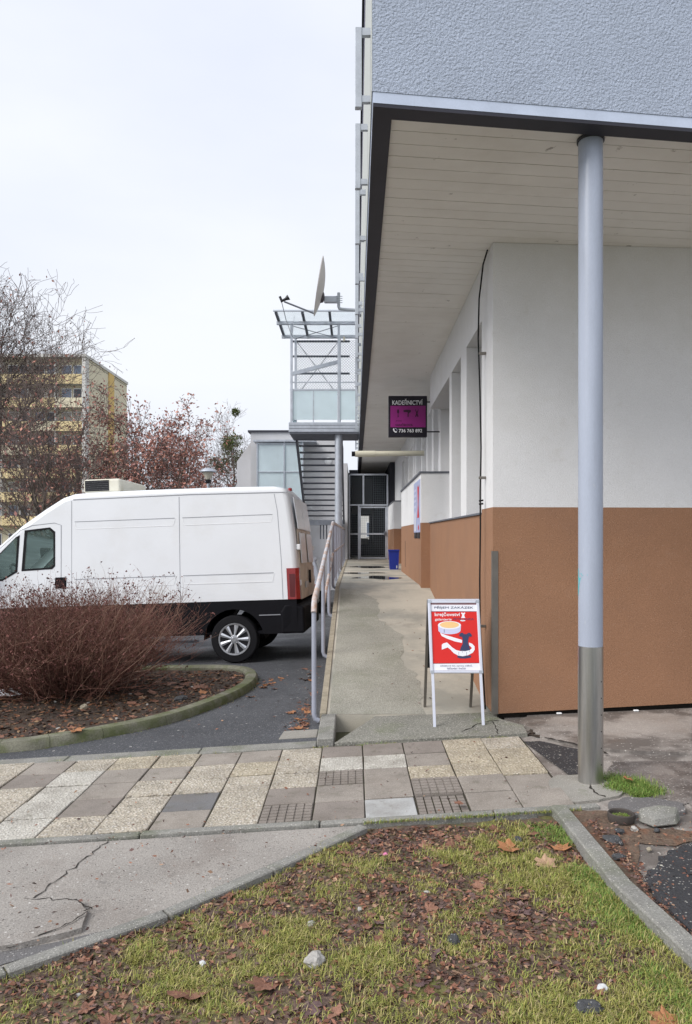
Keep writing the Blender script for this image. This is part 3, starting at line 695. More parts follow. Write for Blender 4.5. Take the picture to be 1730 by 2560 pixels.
# ------------------------------------------------------------------ cable down the corner
cb = thing('black_cable', (1.14, 6.95, 0), 'thin black cable hanging down the wall corner from soffit to ground', 'cable')
pts = [(1.17, 6.72, ZS - .01), (1.145, 6.80, 4.03), (1.125, 6.90, 3.75), (1.122, 6.93, 3.4), (1.138, 6.93, 2.9), (1.148, 6.93, 2.4), (1.140, 6.93, 2.0), (1.142, 6.93, 1.7), (1.136, 6.93, 1.2), (1.137, 6.92, .78), (1.155, 6.90, .45), (1.165, 6.88, .25), (1.165, 6.80, .05)]
B().tube(pts, .0075, 7).build('cord', 'rubber', cb, smooth=True)
for z in (3.26, 2.13, .78):
    B().box(1.125, 1.189, 6.90, 6.93, z - .012, z + .012).build('clip', 'corner_metal', cb, bevel=.003)
for z in (1.92, 1.89): B().tube([(1.13, 6.93, z), (1.165, 6.915, z + .005)], .009, 6).build('cable_tie', 'rubber', cb)

# ------------------------------------------------------------------ hairdresser sign
SG = thing('hanging_sign', (.84, 12.2, 3.2), 'square magenta and black hairdresser sign on two black arms', 'sign')
sx0, sx1, sz0, sz1, sy = .535, 1.155, 3.19, 3.85, 12.2
B().box(sx0, sx1, sy, sy + .10, sz0, sz1).build('sign_box', 'sign_dark', SG, bevel=.006)
B().box(sx0 + .03, sx1 - .025, sy - .004, sy - .001, sz0 + .155, sz1 - .16).build('colour_field', 'sign_magenta', SG)
for z in (3.28, 3.76): B().tube([(sx1, sy + .05, z), (1.36, sy + .05, z)], .011, 8).build('arm', 'black_paint', SG)
UX = (1, 0, 0); UZ = (0, 0, 1); ty = sy - .006
text_mesh('lettering', 'KADEŘNICTVÍ', 'print_white', SG, (sx0 + .06, ty, 3.705), UX, UZ, .485, .095, bold=.012)
text_mesh('lettering', '736 763 892', 'print_white', SG, (sx0 + .165, ty, 3.262), UX, UZ, .375, .055, bold=.015)
text_mesh('lettering', 'Jitka', 'print_icon', SG, (sx0 + .115, ty, 3.432), UX, UZ, .095, .03)
text_mesh('lettering', 'VANČÍKOVÁ', 'print_icon', SG, (sx0 + .105, ty, 3.362), UX, UZ, .285, .048, bold=.02)
def spx(px_, py_): return (sx0 + (px_ - 110) / 950 * .62, ty, sz1 - (py_ - 90) / 1005 * .66)
def icon(name, pl, m='print_icon'): return flat_poly(name, [spx(*p) for p in pl], m, SG)
icon('brush_icon', [(325, 430), (345, 418), (365, 430), (372, 470), (365, 510), (352, 525), (350, 560), (360, 600), (348, 618), (333, 612), (335, 560), (340, 525), (322, 505), (317, 465)])
icon('dryer_icon', [(475, 440), (560, 428), (640, 430), (665, 455), (655, 490), (620, 505), (605, 520), (600, 610), (580, 612), (575, 560), (585, 500), (545, 490), (480, 490)])
for q in ([(760, 425), (775, 420), (800, 470), (845, 590), (835, 610), (818, 600), (790, 500)], [(850, 425), (838, 420), (815, 470), (765, 590), (775, 612), (792, 598), (825, 500)]): icon('scissors_icon', q)
icon('phone_icon', [(222, 895), (240, 885), (255, 905), (250, 930), (275, 960), (305, 955), (318, 970), (300, 992), (270, 988), (235, 955), (218, 920)], 'print_white')
icon('phone_icon', [(265, 885), (300, 890), (325, 920), (328, 940), (318, 938), (312, 915), (295, 898), (266, 893)], 'poster_lilac')

# ------------------------------------------------------------------ A-board
AB = thing('a_board', (.85, 6.5, 0), 'silver framed folding pavement board with red tailor poster', 'sign board')
w_ = .445; yT, zT = 6.56, 1.045; yB, zB = 6.31, .004; ax0 = .636
fx = lambda t: ax0 + (1 - t) * -.012 + t * .004
def apt(u_, h_, off=0.0):       # u across 0..1, h along slope from top 0 -> down in metres, off = outwards
    ln = math.hypot(yT - yB, zT - zB); t = h_ / ln
    d = Vector((0, yB - yT, zB - zT)).normalized(); nrm = Vector((0, d.z, -d.y)); nrm = nrm if nrm.y < 0 else -nrm
    p = Vector((ax0 - .012 + u_ * w_ + .016 * t * 1.0, yT, zT)) + d * h_ + nrm * off
    return p
FH = .622; LN = math.hypot(yT - yB, zT - zB)
def aslab(name, u0, u1, ha, hb, o0, o1, m, parent, bevel=0):
    b = B(); vs = [apt(u, h, o) for o in (o0, o1) for (u, h) in ((u0, ha), (u1, ha), (u1, hb), (u0, hb))]
    return b.add(vs, [(0, 1, 2, 3), (7, 6, 5, 4), (0, 4, 5, 1), (1, 5, 6, 2), (2, 6, 7, 3), (3, 7, 4, 0)]).build(name, m, parent, bevel=bevel)
fu = .06
fr1 = aslab('frame', 0, fu, .0, FH, -.012, .016, 'frame_alu', AB, .006); aslab('frame', 1 - fu, 1, .0, FH, -.012, .016, 'frame_alu', AB, .006)
aslab('frame', fu, 1 - fu, .0, .028, -.012, .015, 'frame_alu', AB, .006); aslab('frame', fu, 1 - fu, FH - .028, FH, -.012, .015, 'frame_alu', AB, .006)
pb_ = aslab('poster', fu, 1 - fu, .028, FH - .028, -.008, .003, 'poster_white', AB)
for (u, h) in ((.035, .012), (.965, .012), (.035, FH - .012), (.965, FH - .012)): aslab('corner_cap', u - .033, u + .033, h - .012, h + .012, .016, .0185, 'galvanized', AB)
for u in (.045, .955):
    a = apt(u, FH, .002); b2 = apt(u, LN, .002); B().bar(a, b2, .024, .018, up=(0, 1, 0)).build('leg', 'frame_alu', AB, bevel=.002)
    aslab('foot', u - .032, u + .032, LN - .004, LN + .008, -.008, .012, 'rubber', AB)
yb2 = 6.93; zb2 = zr(yb2)
for u in (.02, .955):
    a = Vector((ax0 - .012 + u * w_, yT + .02, zT)); e = Vector((ax0 - .01 + u * w_, yb2, zb2)); B().bar(a, e, .024, .018, up=(0, 1, 0)).build('leg', 'corner_metal', AB)
aR = Vector((ax0 - .012, yT + .02, zT)); eR = Vector((ax0 - .010, yb2, zb2)); dR = (eR - aR) * .62
B().add([aR + Vector((.012, -.006, -.02)), aR + Vector((w_ - .012, -.006, -.02)), aR + dR + Vector((w_ - .012, -.006, 0)), aR + dR + Vector((.012, -.006, 0)), aR + Vector((.012, .004, -.02)), aR + Vector((w_ - .012, .004, -.02)), aR + dR + Vector((w_ - .012, .004, 0)), aR + dR + Vector((.012, .004, 0))],
        [(0, 1, 2, 3), (7, 6, 5, 4), (0, 4, 5, 1), (1, 5, 6, 2), (2, 6, 7, 3), (3, 7, 4, 0)]).build('rear_panel', 'black_paint', AB)
B().tube([Vector((ax0 - .01, yT, zT)), Vector((ax0 + w_ - .012, yT + .01, zT))], .012, 8).build('hinge_bar', 'frame_alu', AB)
def ppx(px_, py_, off=.004):     # poster drawing units -> board plane
    u = (px_ - (225 + (py_ - 170) * .032)) / 805.0; return apt(u, (py_ - 170) / 1130 * FH, off)
def pp(name, pl, m, off=.004): return flat_poly(name, [ppx(x, y, off) for x, y in pl], m, pb_)
pp('print_field', [(276, 215), (985, 215), (986, 238), (276, 238)], 'poster_maroon')
pp('print_field', [(283, 350), (988, 350), (1012, 1138), (300, 1146)], 'poster_red')
pp('print_field', [(283, 343), (988, 343), (988, 349), (283, 349)], 'poster_ink'); pp('print_field', [(300, 1147), (1012, 1139), (1012, 1146), (300, 1154)], 'poster_maroon')
ec = lambda cx, cy, rx, ry, a0, a1, n=20: [(cx + rx * math.cos(R(a0 + (a1 - a0) * i / n)), cy + ry * math.sin(R(a0 + (a1 - a0) * i / n))) for i in range(n + 1)]
pp('print_tape', ec(562, 560, 178, 62, 180, 360) + ec(562, 640, 172, 62, 0, 180), 'poster_lilac', .0045)
pp('print_tape', ec(562, 562, 178, 64, 0, 360)[:-1], 'poster_white', .005)
pp('print_tape', ec(562, 556, 148, 50, 0, 360)[:-1], 'poster_peach', .0055)
pp('print_tape', [(418, 660), (440, 690), (520, 720), (640, 755), (755, 790), (752, 835), (640, 812), (520, 768), (440, 728), (420, 690)], 'poster_white', .0045)
pp('print_tape', [(858, 830), (910, 850), (945, 890), (945, 940), (915, 985), (840, 1025), (760, 1040), (690, 1030), (620, 990), (570, 935), (530, 905), (440, 940), (440, 865), (460, 845), (520, 828), (545, 850), (600, 905), (660, 945), (720, 960), (800, 960), (870, 945), (905, 915), (880, 890), (862, 875)], 'poster_white', .006)
pp('print_dress', [(705, 715), (735, 680), (765, 680), (785, 700), (825, 700), (850, 680), (880, 680), (908, 720), (890, 745), (862, 735), (845, 800), (845, 840), (865, 890), (875, 945), (800, 962), (715, 955), (735, 900), (762, 850), (765, 800), (752, 740), (722, 738)], 'poster_ink', .0065)
pp('print_dress', [(680, 1030), (760, 1042), (840, 1030), (890, 1025), (888, 1060), (800, 1076), (720, 1074), (676, 1058)], 'poster_ink', .005)
pp('print_dress', [(742, 375), (755, 360), (770, 370), (785, 370), (800, 360), (812, 375), (800, 385), (793, 405), (800, 430), (810, 450), (745, 450), (757, 425), (762, 405), (757, 388)], 'poster_white', .0045)
pp('print_dress', ec(770, 488, 40, 12, 0, 360)[:-1], 'poster_white', .0045)
for x in (480,): pp('print_mark', [(x - 3, 625), (x + 3, 625), (x + 3, 675), (x - 3, 675)], 'poster_ink', .006)
for x, y0_, y1_ in ((700, 975, 1025), (820, 975, 1035), (755, 965, 985), (868, 955, 975)): pp('print_mark', [(x - 2, y0_), (x + 2, y0_), (x + 2, y1_), (x - 2, y1_)], 'poster_ink', .007)
def ptext(s_, x0, x1, ytop, ybot, m, bold=.0, off=.0055):
    o_ = ppx(x0, ybot, off); a_ = ppx(x1, ybot, off); t_ = ppx(x0, ytop, off)
    text_mesh('lettering', s_, m, pb_, tuple(o_), tuple((a_ - o_).normalized()), tuple((t_ - o_).normalized()), (a_ - o_).length, (t_ - o_).length, bold=bold)
ptext('PŘÍJEM ZAKÁZEK', 330, 936, 258, 312, 'poster_ink')
ptext('krejčovství', 335, 730, 362, 436, 'print_white', .015)
ptext('galanterie', 338, 596, 452, 500, 'print_white', .01)
ptext('PETRLENKA', 622, 940, 450, 482, 'poster_ink', .0)
ptext('zakázkové šití, opravy oděvů,', 412, 905, 1168, 1202, 'poster_ink'); ptext('háčkování i hraček', 520, 805, 1206, 1240, 'poster_ink')

# ------------------------------------------------------------------ poster on the parapet, white pipe, blue bin
PT = thing('wall_poster', (1.045, 12.85, 1.6), 'pale blue tailor poster with red dress on white parapet', 'poster')
X_ = 1.0475
B().box(X_ - .006, 1.049, 12.25, 13.5, 1.66, 2.52).build('poster_sheet', 'poster_blue', PT)
def wp(name, pl, m, off): return flat_poly(name, [(X_ - .006 - off, y, z) for y, z in pl], m, PT)
wp('red_dress', [(12.38, 2.44), (12.55, 2.40), (12.72, 2.44), (12.66, 2.25), (12.62, 2.12), (12.72, 1.95), (12.74, 1.90), (12.38, 1.90), (12.40, 1.95), (12.50, 2.12), (12.45, 2.25)], 'poster_red', .002)
wp('rose', blob(12.5, 1.74, .09, .045, 12, 3), 'poster_red', .002)
for k, z in enumerate((2.36, 2.27, 2.18, 2.08)): wp('print_line', [(12.95, z), (13.42, z), (13.42, z + .045), (12.95, z + .045)], 'poster_lilac', .002)
wp('figure', [(13.05, 1.68), (13.3, 1.68), (13.28, 1.98), (13.18, 2.04), (13.08, 1.98)], 'poster_white', .003)
for y in (12.30, 12.92): B().box(X_ - .008, 1.0485, y, y + .48, 1.56, 1.655).build('black_tab', 'black_paint', PT, bevel=.02)
PP = thing('white_pipe', (.5, 15, 3.24), 'cream pipe crossing horizontally beneath the soffit', 'pipe')
B().tube([(.05, 15, 3.22), (1.36, 15, 3.235)], .052, 14).build('pipe', 'pipe_cream', PP, smooth=True)
B().tube([(.0, 15, 3.22), (.40, 15, 3.225)], .060, 14).build('sleeve', 'pipe_cream', PP, smooth=True)
B().tube([(-.07, 15, 3.22), (.0, 15, 3.22)], .05, 14).build('end_cap', 'rubber', PP)
BN = thing('blue_bin', (.95, 18.3, .8), 'deep blue plastic crate standing against the brown wall', 'crate')
b = B(); b.add([(.83, 18.1, .8), (1.03, 18.1, .8), (1.03, 18.45, .8), (.83, 18.45, .8), (.80, 18.08, 1.27), (1.045, 18.08, 1.27), (1.045, 18.48, 1.27), (.80, 18.48, 1.27), (.815, 18.095, 1.27), (1.03, 18.095, 1.27), (1.03, 18.465, 1.27), (.815, 18.465, 1.27), (.84, 18.115, .83), (1.02, 18.115, .83), (1.02, 18.435, .83), (.84, 18.435, .83)],
    [(0, 3, 2, 1), (0, 1, 5, 4), (1, 2, 6, 5), (2, 3, 7, 6), (3, 0, 4, 7), (4, 5, 9, 8), (5, 6, 10, 9), (6, 7, 11, 10), (7, 4, 8, 11), (8, 9, 13, 12), (9, 10, 14, 13), (10, 11, 15, 14), (11, 8, 12, 15), (12, 13, 14, 15)])
b.build('crate_body', 'blue_plastic', BN)
B().box(.79, 1.055, 18.065, 18.079, 1.235, 1.275).build('rim', 'blue_plastic', BN, bevel=.004); B().box(.98, 1.0, 18.085, 18.092, .83, .90).build('sticker', 'paper', BN)

# ------------------------------------------------------------------ ramp railing
RL = thing('ramp_railing', (-.36, 6.7, 0), 'painted steel tube railing with rusty handrail along the ramp', 'railing')
rx = -.36
hz = lambda y: zr(y) + 1.02
hp_pts = [(rx, 6.62, hz(6.7) - .10), (rx, 6.66, hz(6.7) - .03), (rx, 6.78, hz(6.8) + .01)] + [(rx, y, hz(y)) for y in (7.5, 9, 10.5, 11.8, 12.3)] + [(rx, y, 1.82) for y in (12.7, 14, 17, 20, 23, 25.4)]
B().tube(hp_pts, .025, 10).build('handrail', 'rust_rail', RL, smooth=True)
B().tube([(rx, y, hz(y) - .48) for y in (8.55, 9.5, 10.5, 11.8, 12.3)] + [(rx, y, 1.34) for y in (12.7, 14, 17, 20, 23, 25.4)], .019, 8).build('mid_rail', 'rust_rail', RL, smooth=True)
for k, y in enumerate([6.64] + [8.55 + 1.85 * i for i in range(10)]):
    zt = hz(y) - (.08 if k == 0 else .02); z0 = zr(y) - .02
    B().tube([(rx, y, zt), (rx, y, z0 + .05), (rx + .01, y, z0 + .01), (rx + .045, y, z0 - .01)], .022, 10).build('post', 'rail_paint', RL, smooth=True)
for y in [12.9 + .46 * i for i in range(26)]:
    B().tube([(rx, y, 1.80), (rx, y, .86)], .008, 5).build('baluster', 'rail_paint', RL)

# ------------------------------------------------------------------ gate at the end of the landing and the passage behind it
GT = thing('mesh_gate', (.45, 26, .8), 'galvanized wire mesh gate with door closing off the passage', 'gate')
gy = 26.0
def gb(x0, z0, x1, z1, w=.055): B().bar((x0, gy, z0), (x1, gy, z1), w, .05, up=(0, 1, 0)).build('frame_bar', 'galvanized', GT)
gb(-.20, .80, -.20, 3.70); gb(.12, .80, .12, 2.63); gb(1.10, .80, 1.10, 3.70); gb(-.17, 2.66, 1.07, 2.66); gb(-.17, 3.70, 1.07, 3.70); gb(.28, 2.69, .28, 3.67, .06); gb(-.17, 1.67, .09, 1.67, .04)
dr = B(); 
for (a_, c_) in (((.17, .83), (.17, 2.60)), ((1.05, .83), (1.05, 2.60)), ((.19, .85), (1.03, .85)), ((.19, 2.58), (1.03, 2.58)), ((.19, 1.67), (1.03, 1.67))):
    dr.bar((a_[0], gy - .01, a_[1]), (c_[0], gy - .01, c_[1]), .05, .045, up=(0, 1, 0))
door = dr.build('door', 'galvanized', GT); B().box(.98, 1.06, gy - .07, gy - .04, 1.62, 1.76).build('lock', 'galva_dark', door); B().tube([(1.01, gy - .07, 1.70), (1.01, gy - .11, 1.70), (.92, gy - .11, 1.69)], .01, 6).build('handle', 'galva_dark', door)
def wires(name, x0, x1, z0, z1, y, stp, th, parent, m='mesh_wire'):
    b = B(); n = int((x1 - x0) / stp)
    for i in range(1, n): x = x0 + (x1 - x0) * i / n; b.box(x - th, x + th, y - th, y + th, z0, z1)
    n = int((z1 - z0) / stp)
    for i in range(1, n): z = z0 + (z1 - z0) * i / n; b.box(x0, x1, y + th, y + 3 * th, z - th, z + th)
    return b.build(name, m, parent, fix=False)
wires('wire_mesh', .195, 1.025, .87, 2.56, gy, .06, .0022, door); wires('wire_mesh', -.17, .09, .82, 2.63, gy, .06, .0022, GT); wires('wire_mesh', -.17, .25, 2.69, 3.67, gy, .06, .0022, GT); wires('wire_mesh', .31, 1.07, 2.69, 3.67, gy, .06, .0022, GT)
PS = thing('passage_wall', (.5, 30, .8), 'covered passage walls seen through the gate, coloured dark to stand for shade', 'wall')
B().box(1.2, 1.6, 26.1, 36, .8, TOPW).build('side_wall', 'trim_dark', PS); B().box(.75, 1.19, 31, 36, .8, TOPW).build('side_wall', 'trim_dark', PS)  # near-black walls put the shade of the passage into the colour
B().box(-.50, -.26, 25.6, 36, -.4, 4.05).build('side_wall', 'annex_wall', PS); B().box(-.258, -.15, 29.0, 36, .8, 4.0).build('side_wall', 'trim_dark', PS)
B().box(-.25, 1.19, 33, 33.2, 2.55, 4.1).build('cross_beam', 'flat_grey', PS)
B().box(-.15, .75, 31.0, 31.05, .8, 1.25).build('low_board', 'trim_dark', PS); B().box(.15, .55, 32.5, 32.6, 1.0, 1.5).build('stored_box', 'flat_grey', PS)
B().box(-.25, 1.19, 31.05, 36, 4.1, 4.3).build('added_ceiling', 'trim_dark', PS)  # ceiling and end walls are added to darken the passage
B().box(-.25, .12, 34, 34.1, .8, 4.1).build('added_end_wall', 'trim_dark', PS); B().box(.62, .75, 34, 34.1, .8, 4.1).build('added_end_wall', 'trim_dark', PS); B().box(.12, .62, 34, 34.1, .8, 1.45).build('added_end_wall', 'trim_dark', PS); B().box(.12, .62, 34, 34.1, 2.5, 4.1).build('added_end_wall', 'trim_dark', PS)
FB = thing('far_house', (2, 70, 0), 'pale far house seen through the passage', 'house')
B().box(-3, 9, 70, 80, -.5, 6).build('wall', 'flat_white', FB); B().prism([(-3.3, 69.7), (9.3, 69.7), (9.3, 80.3), (-3.3, 80.3)], 6.002, 6.3).build('roof', 'flat_grey', FB)
for x in (-1.5, 1, 3.5): w0 = B().box(x, x + 1.1, 69.93, 69.99, 1.5, 2.9).build('window', 'pvc_white', FB); B().box(x + .08, x + 1.02, 69.91, 69.928, 1.58, 2.82).build('pane', 'window_blue', w0)

# ------------------------------------------------------------------ outside staircase with gallery
SW = thing('steel_staircase', (-.8, 20, -.3), 'galvanized outside staircase with mesh gallery and glass canopy', 'staircase')
dx0, dx1, dy0, dy1 = -1.69, .095, 19.3, 20.75
B().box(dx0, dx1, dy0, dy1, 4.24, 4.49).build('deck', 'galvanized', SW, bevel=.01)
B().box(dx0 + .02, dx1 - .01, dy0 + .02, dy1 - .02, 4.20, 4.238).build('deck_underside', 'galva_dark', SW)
for z in (4.33, 4.41): B().box(dx0 + .01, dx1, dy0 - .006, dy0 - .001, z, z + .008).build('deck_groove', 'galva_dark', SW)
B().tube([(-.43, 19.5, -.3), (-.43, 19.5, 4.199)], .095, 18).build('column', 'galvanized', SW, smooth=True)
ntr = 14; sx_0, sx_1 = -1.56, -.40
for i in range(ntr):
    y = 20.85 + i * .265; z = 4.28 - i * .155
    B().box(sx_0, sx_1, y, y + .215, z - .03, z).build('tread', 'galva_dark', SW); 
    B().box(sx_0, sx_1, y - .004, y + .016, z - .045, z + .004).build('nosing', 'galva_dark', SW)
for x in (sx_0 - .035, sx_1 + .035):
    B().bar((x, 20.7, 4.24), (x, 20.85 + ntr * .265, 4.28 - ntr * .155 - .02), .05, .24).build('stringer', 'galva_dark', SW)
B().box(sx_0 - .06, sx_1 + .06, 24.55, 25.55, 1.96, 2.12).build('landing', 'galvanized', SW)
for x in (-1.15, -1.05, -.95): B().box(x, x + .04, 24.75, 24.8, 1.5, 1.958).build('hanger', 'galva_dark', SW)
post = []
for (x, y) in ((-1.62, 19.36), (-1.62, 20.68), (-.42, 19.36), (-.42, 20.68)):
    B().box(x - .03, x + .03, y - .03, y + .03, 4.492, 6.98).build('post', 'galvanized', SW)
for y in (19.36, 20.68): B().box(-2.0, .05, y - .04, y + .04, 6.982, 7.06).build('beam', 'galvanized', SW)
for x in (-1.95, -1.30, -.63): B().bar((x, 18.65, 7.10), (x, 21.0, 7.085), .06, .07).build('rafter', 'galva_dark', SW)
B().box(-2.0, .04, 18.6, 21.05, 7.13, 7.145).build('canopy_glass', 'canopy_glass', SW)
for y in (18.62, 21.02): B().box(-2.01, .05, y - .02, y + .02, 7.10, 7.128).build('edge_profile', 'galvanized', SW)
for z in (5.60, 6.05, 6.52, 6.93): B().box(-1.75, -.15, 20.80, 20.84, z - .025, z + .025).build('rail', 'galva_dark', SW)
def diamond(name, x0, x1, z0, z1, y, stp, th, parent):
    b = B(); k = -(z1 - z0)
    while k < (x1 - x0):
        for s_ in (1, -1):
            pts_ = []
            a0 = max(0, k); a1 = min(x1 - x0, k + (z1 - z0))
            if a1 > a0:
                zA = z0 + (a0 - k); zB_ = z0 + (a1 - k)
                if s_ < 0: zA = z1 - (a0 - k); zB_ = z1 - (a1 - k)
                b.bar((x0 + a0, y + s_ * th, zA), (x0 + a1, y + s_ * th, zB_), th * 2, th * 2)
        k += stp
    return b.build(name, 'mesh_wire', parent, fix=False)
diamond('expanded_mesh', -1.60, -.44, 5.45, 6.95, 20.74, .075, .0035, SW); diamond('expanded_mesh', -.40, .02, 5.45, 6.95, 20.74, .075, .0035, SW)
B().box(-1.66, .06, 19.345, 19.375, 5.30, 5.345).build('top_rail', 'galvanized', SW)
B().box(-1.66, .06, 19.345, 19.375, 5.50, 5.53).build('top_rail', 'galvanized', SW)
for (a, c) in ((-1.585, -1.08), (-1.05, -.455), (-.385, .06)): B().box(a, c, 19.352, 19.366, 4.56, 5.295).build('frosted_pane', 'frosted', SW)
B().box(-1.078, -1.052, 19.345, 19.375, 4.492, 5.298).build('pane_clamp', 'galvanized', SW)
B().box(-1.625, -1.611, 19.40, 20.64, 4.56, 5.295).build('frosted_pane', 'frosted', SW)
B().bar((-1.62, 19.41, 5.32), (-1.62, 20.64, 5.32), .04).build('top_rail', 'galvanized', SW)
B().bar((-1.72, 20.3, 5.92), (-.45, 20.3, 6.25), .05, .10).build('upper_stringer', 'galvanized', SW)
for (p, q) in (((-1.60, 20.66, 6.9), (-.45, 20.66, 5.4)), ((-.45, 20.66, 6.9), (-1.60, 20.66, 5.4)), ((-1.6, 19.4, 6.96), (-.45, 20.64, 6.96)), ((-.45, 19.4, 6.96), (-1.6, 20.64, 6.96))):
    B().tube([p, q], .010, 5).build('brace_wire', 'galva_dark', SW)
B().tube([(-.30, 20.6, 7.0), (-.30, 20.6, 6.88)], .03, 8).build('lamp', 'lamp_glass', SW)

# annex wall behind the stairs
AN = thing('annex_building', (-2, 27, 0), 'pale plastered annex with glazed porch behind the stairs', 'building')
B().box(-3.85, -.52, 28, 34, -.6, 5.42).build('wall', 'annex_wall', AN)
B().box(-3.95, -.52, 27.93, 34, 5.422, 5.49).build('roof_cap', 'trim_dark', AN)
B().prism([(-4.45, 28.6), (-3.86, 28.6), (-3.86, 33), (-4.45, 33)], -.6, lambda x, y: 4.4 + (x + 4.45) * 1.4).build('lean_to', 'annex_wall', AN)
B().box(-3.65, -1.4, 27.2, 27.99, 4.98, 5.05).build('porch_roof', 'galvanized', AN)
B().box(-3.5, -1.9, 27.3, 27.32, 2.2, 4.94).build('porch_glass', 'frosted', AN)
for x in (-3.52, -2.55, -1.88): B().box(x - .02, x + .02, 27.26, 27.298, 2.2, 4.978).build('porch_mullion', 'galvanized', AN)
for z in (3.9, 4.9): B().box(-3.5, -1.9, 27.27, 27.297, z - .015, z + .015).build('porch_rail', 'galvanized', AN)
B().box(-3.5, -1.9, 27.2, 27.6, -.4, 2.19).build('porch_base', 'annex_wall', AN)
B().box(-3.0, -2.0, 27.95, 27.995, 2.2, 4.25).build('porch_door', 'flat_grey', AN)
B().lathe([(.001, 0), (.14, .0), (.12, -.05), (.06, -.08), (.001, -.085)], (-1.0, 27.99, 4.35), 'y', n=16).build('wall_lamp', 'pvc_white', AN)

# ------------------------------------------------------------------ satellite dish
DS = thing('satellite_dish', (-.35, 12, 5.2), 'satellite dish seen edge on, mounted on the facade arm', 'satellite dish')
dc = Vector((-.50, 12, 5.53)); tilt = R(9)
b = B(); prof = [(.001, .0)] + [(.45 * k / 8, .085 * (k / 8) ** 2) for k in range(1, 9)] + [(.462, .083), (.462, .072)] + [(.45 * k / 8, .085 * (k / 8) ** 2 - .014) for k in range(8, 0, -1)] + [(.001, -.014)]
b.lathe(prof, (0, 0, 0), 'x', n=32)
axis = Matrix.Rotation(math.pi, 4, 'Z')                        # bowl opens to the left
Rm = Matrix.Translation(dc) @ Matrix.Rotation(R(9), 4, 'Y') @ Matrix.Rotation(R(3.5), 4, 'Z') @ axis
b.v = [tuple(Rm @ Vector(p)) for p in b.v]; b.build('reflector', 'dish_paint', DS, smooth=True)
bk = Vector((-.555, 12, 5.33))
B().lathe([(.001, 0), (.10, 0), (.09, .05), (.04, .07), (.001, .07)], (bk.x, bk.y, bk.z + .05), 'x', n=16).build('hub', 'dish_back', DS)
B().box(-.49, -.26, 11.96, 12.04, 5.28, 5.38).build('mount', 'galvanized', DS, bevel=.01)
for k in range(4): B().tube([(-.30, 11.94, 5.27 + k * .033), (-.20, 11.94, 5.265 + k * .033)], .006, 5).build('bolt', 'galvanized', DS)
B().tube([(-.26, 12, 5.44), (-.26, 12, 5.22), (-.25, 12, 5.19), (-.20, 12, 5.18), (.09, 12, 5.16)], .024, 10).build('arm', 'galvanized', DS, smooth=True)
B().box(.07, .099, 11.92, 12.08, 5.08, 5.24).build('wall_plate', 'galvanized', DS)
B().tube([(-.64, 12, 5.11), (-1.12, 12, 5.30)], .014, 8).build('feed_arm', 'galva_dark', DS)
B().tube([(-1.19, 12, 5.38), (-1.16, 12, 5.31), (-1.10, 12, 5.34), (-1.05, 12, 5.37)], [.02, .028, .022, .045], 10).build('feed_horn', 'black_paint', DS)
B().tube([(-1.16, 12, 5.29), (-1.12, 12.3, 5.10), (-1.2, 14.5, 5.4), (-1.5, 18.7, 7.0)], .006, 5).build('cord', 'mesh_wire', DS)

# ------------------------------------------------------------------ delivery van
VO = Vector((-.70, 11.50, hp(-.82, 11.55) + .005))
VN = thing('delivery_van', VO, 'white high roof panel van with black lower sides and roof cooling unit', 'van', rot=(.022, .036, R(177)))
OUT = [(.03, .87), (.0, 1.05), (.0, 1.3), (.035, 1.8), (.085, 2.2), (.125, 2.37), (.19, 2.435), (.32, 2.46), (1.0, 2.475), (2.0, 2.48), (2.8, 2.475), (3.05, 2.46), (3.2, 2.41), (3.45, 2.25), (3.75, 2.035), (4.08, 1.74), (4.40, 1.45), (4.65, 1.24), (4.85, 1.16), (5.15, 1.08), (5.38, .98), (5.50, .87)]
def yv(z): return .985 - .062 * max(0, z - .95)
rr = .075
def onorm(i):
    a = Vector(OUT[max(0, i - 1)]); c = Vector(OUT[min(len(OUT) - 1, i + 1)]); d = (c - a).normalized(); return Vector((-d.y, d.x))
INS = []
for i, p in enumerate(OUT):
    n_ = onorm(i)
    if i == 0: n_ = Vector((-1, 0))
    if i == len(OUT) - 1: n_ = Vector((1, 0))
    if n_.y < -.2: n_ = -n_
    q = Vector(p) - n_ * rr; INS.append((q, n_))
WIN1 = [(3.29, 1.44), (3.33, 1.40), (3.74, 1.385), (3.70, 1.965), (3.36, 1.995), (3.29, 1.93)]
WIN2 = [(3.795, 1.375), (3.765, 1.90), (3.82, 1.87), (4.06, 1.62), (4.30, 1.38), (4.22, 1.27), (4.0, 1.255)]
def side_panel(name, outline, holes, m, ysign, off=0.0):
    bm = bmesh.new(); es = []
    for lp in [outline] + holes:
        vs = [bm.verts.new((x, ysign * (yv(z) + off), z)) for x, z in lp]
        es += [bm.edges.new((vs[i], vs[(i + 1) % len(vs)])) for i in range(len(vs))]
    bmesh.ops.triangle_fill(bm, use_beauty=True, edges=es)
    bmesh.ops.recalc_face_normals(bm, faces=bm.faces)
    me = bpy.data.meshes.new(name); bm.to_mesh(me); bm.free(); me.materials.append(MM[m])
    o = bpy.data.objects.new(name, me); COL.objects.link(o); attach(o, VN, True); return o
so_ = [(q.x, q.y) for q, n_ in INS]
for sgn in (1, -1): side_panel('side_panel', so_, [WIN1, WIN2], 'van_white', sgn)
arcN = 5; shell = B(); shield = B(); rows = []
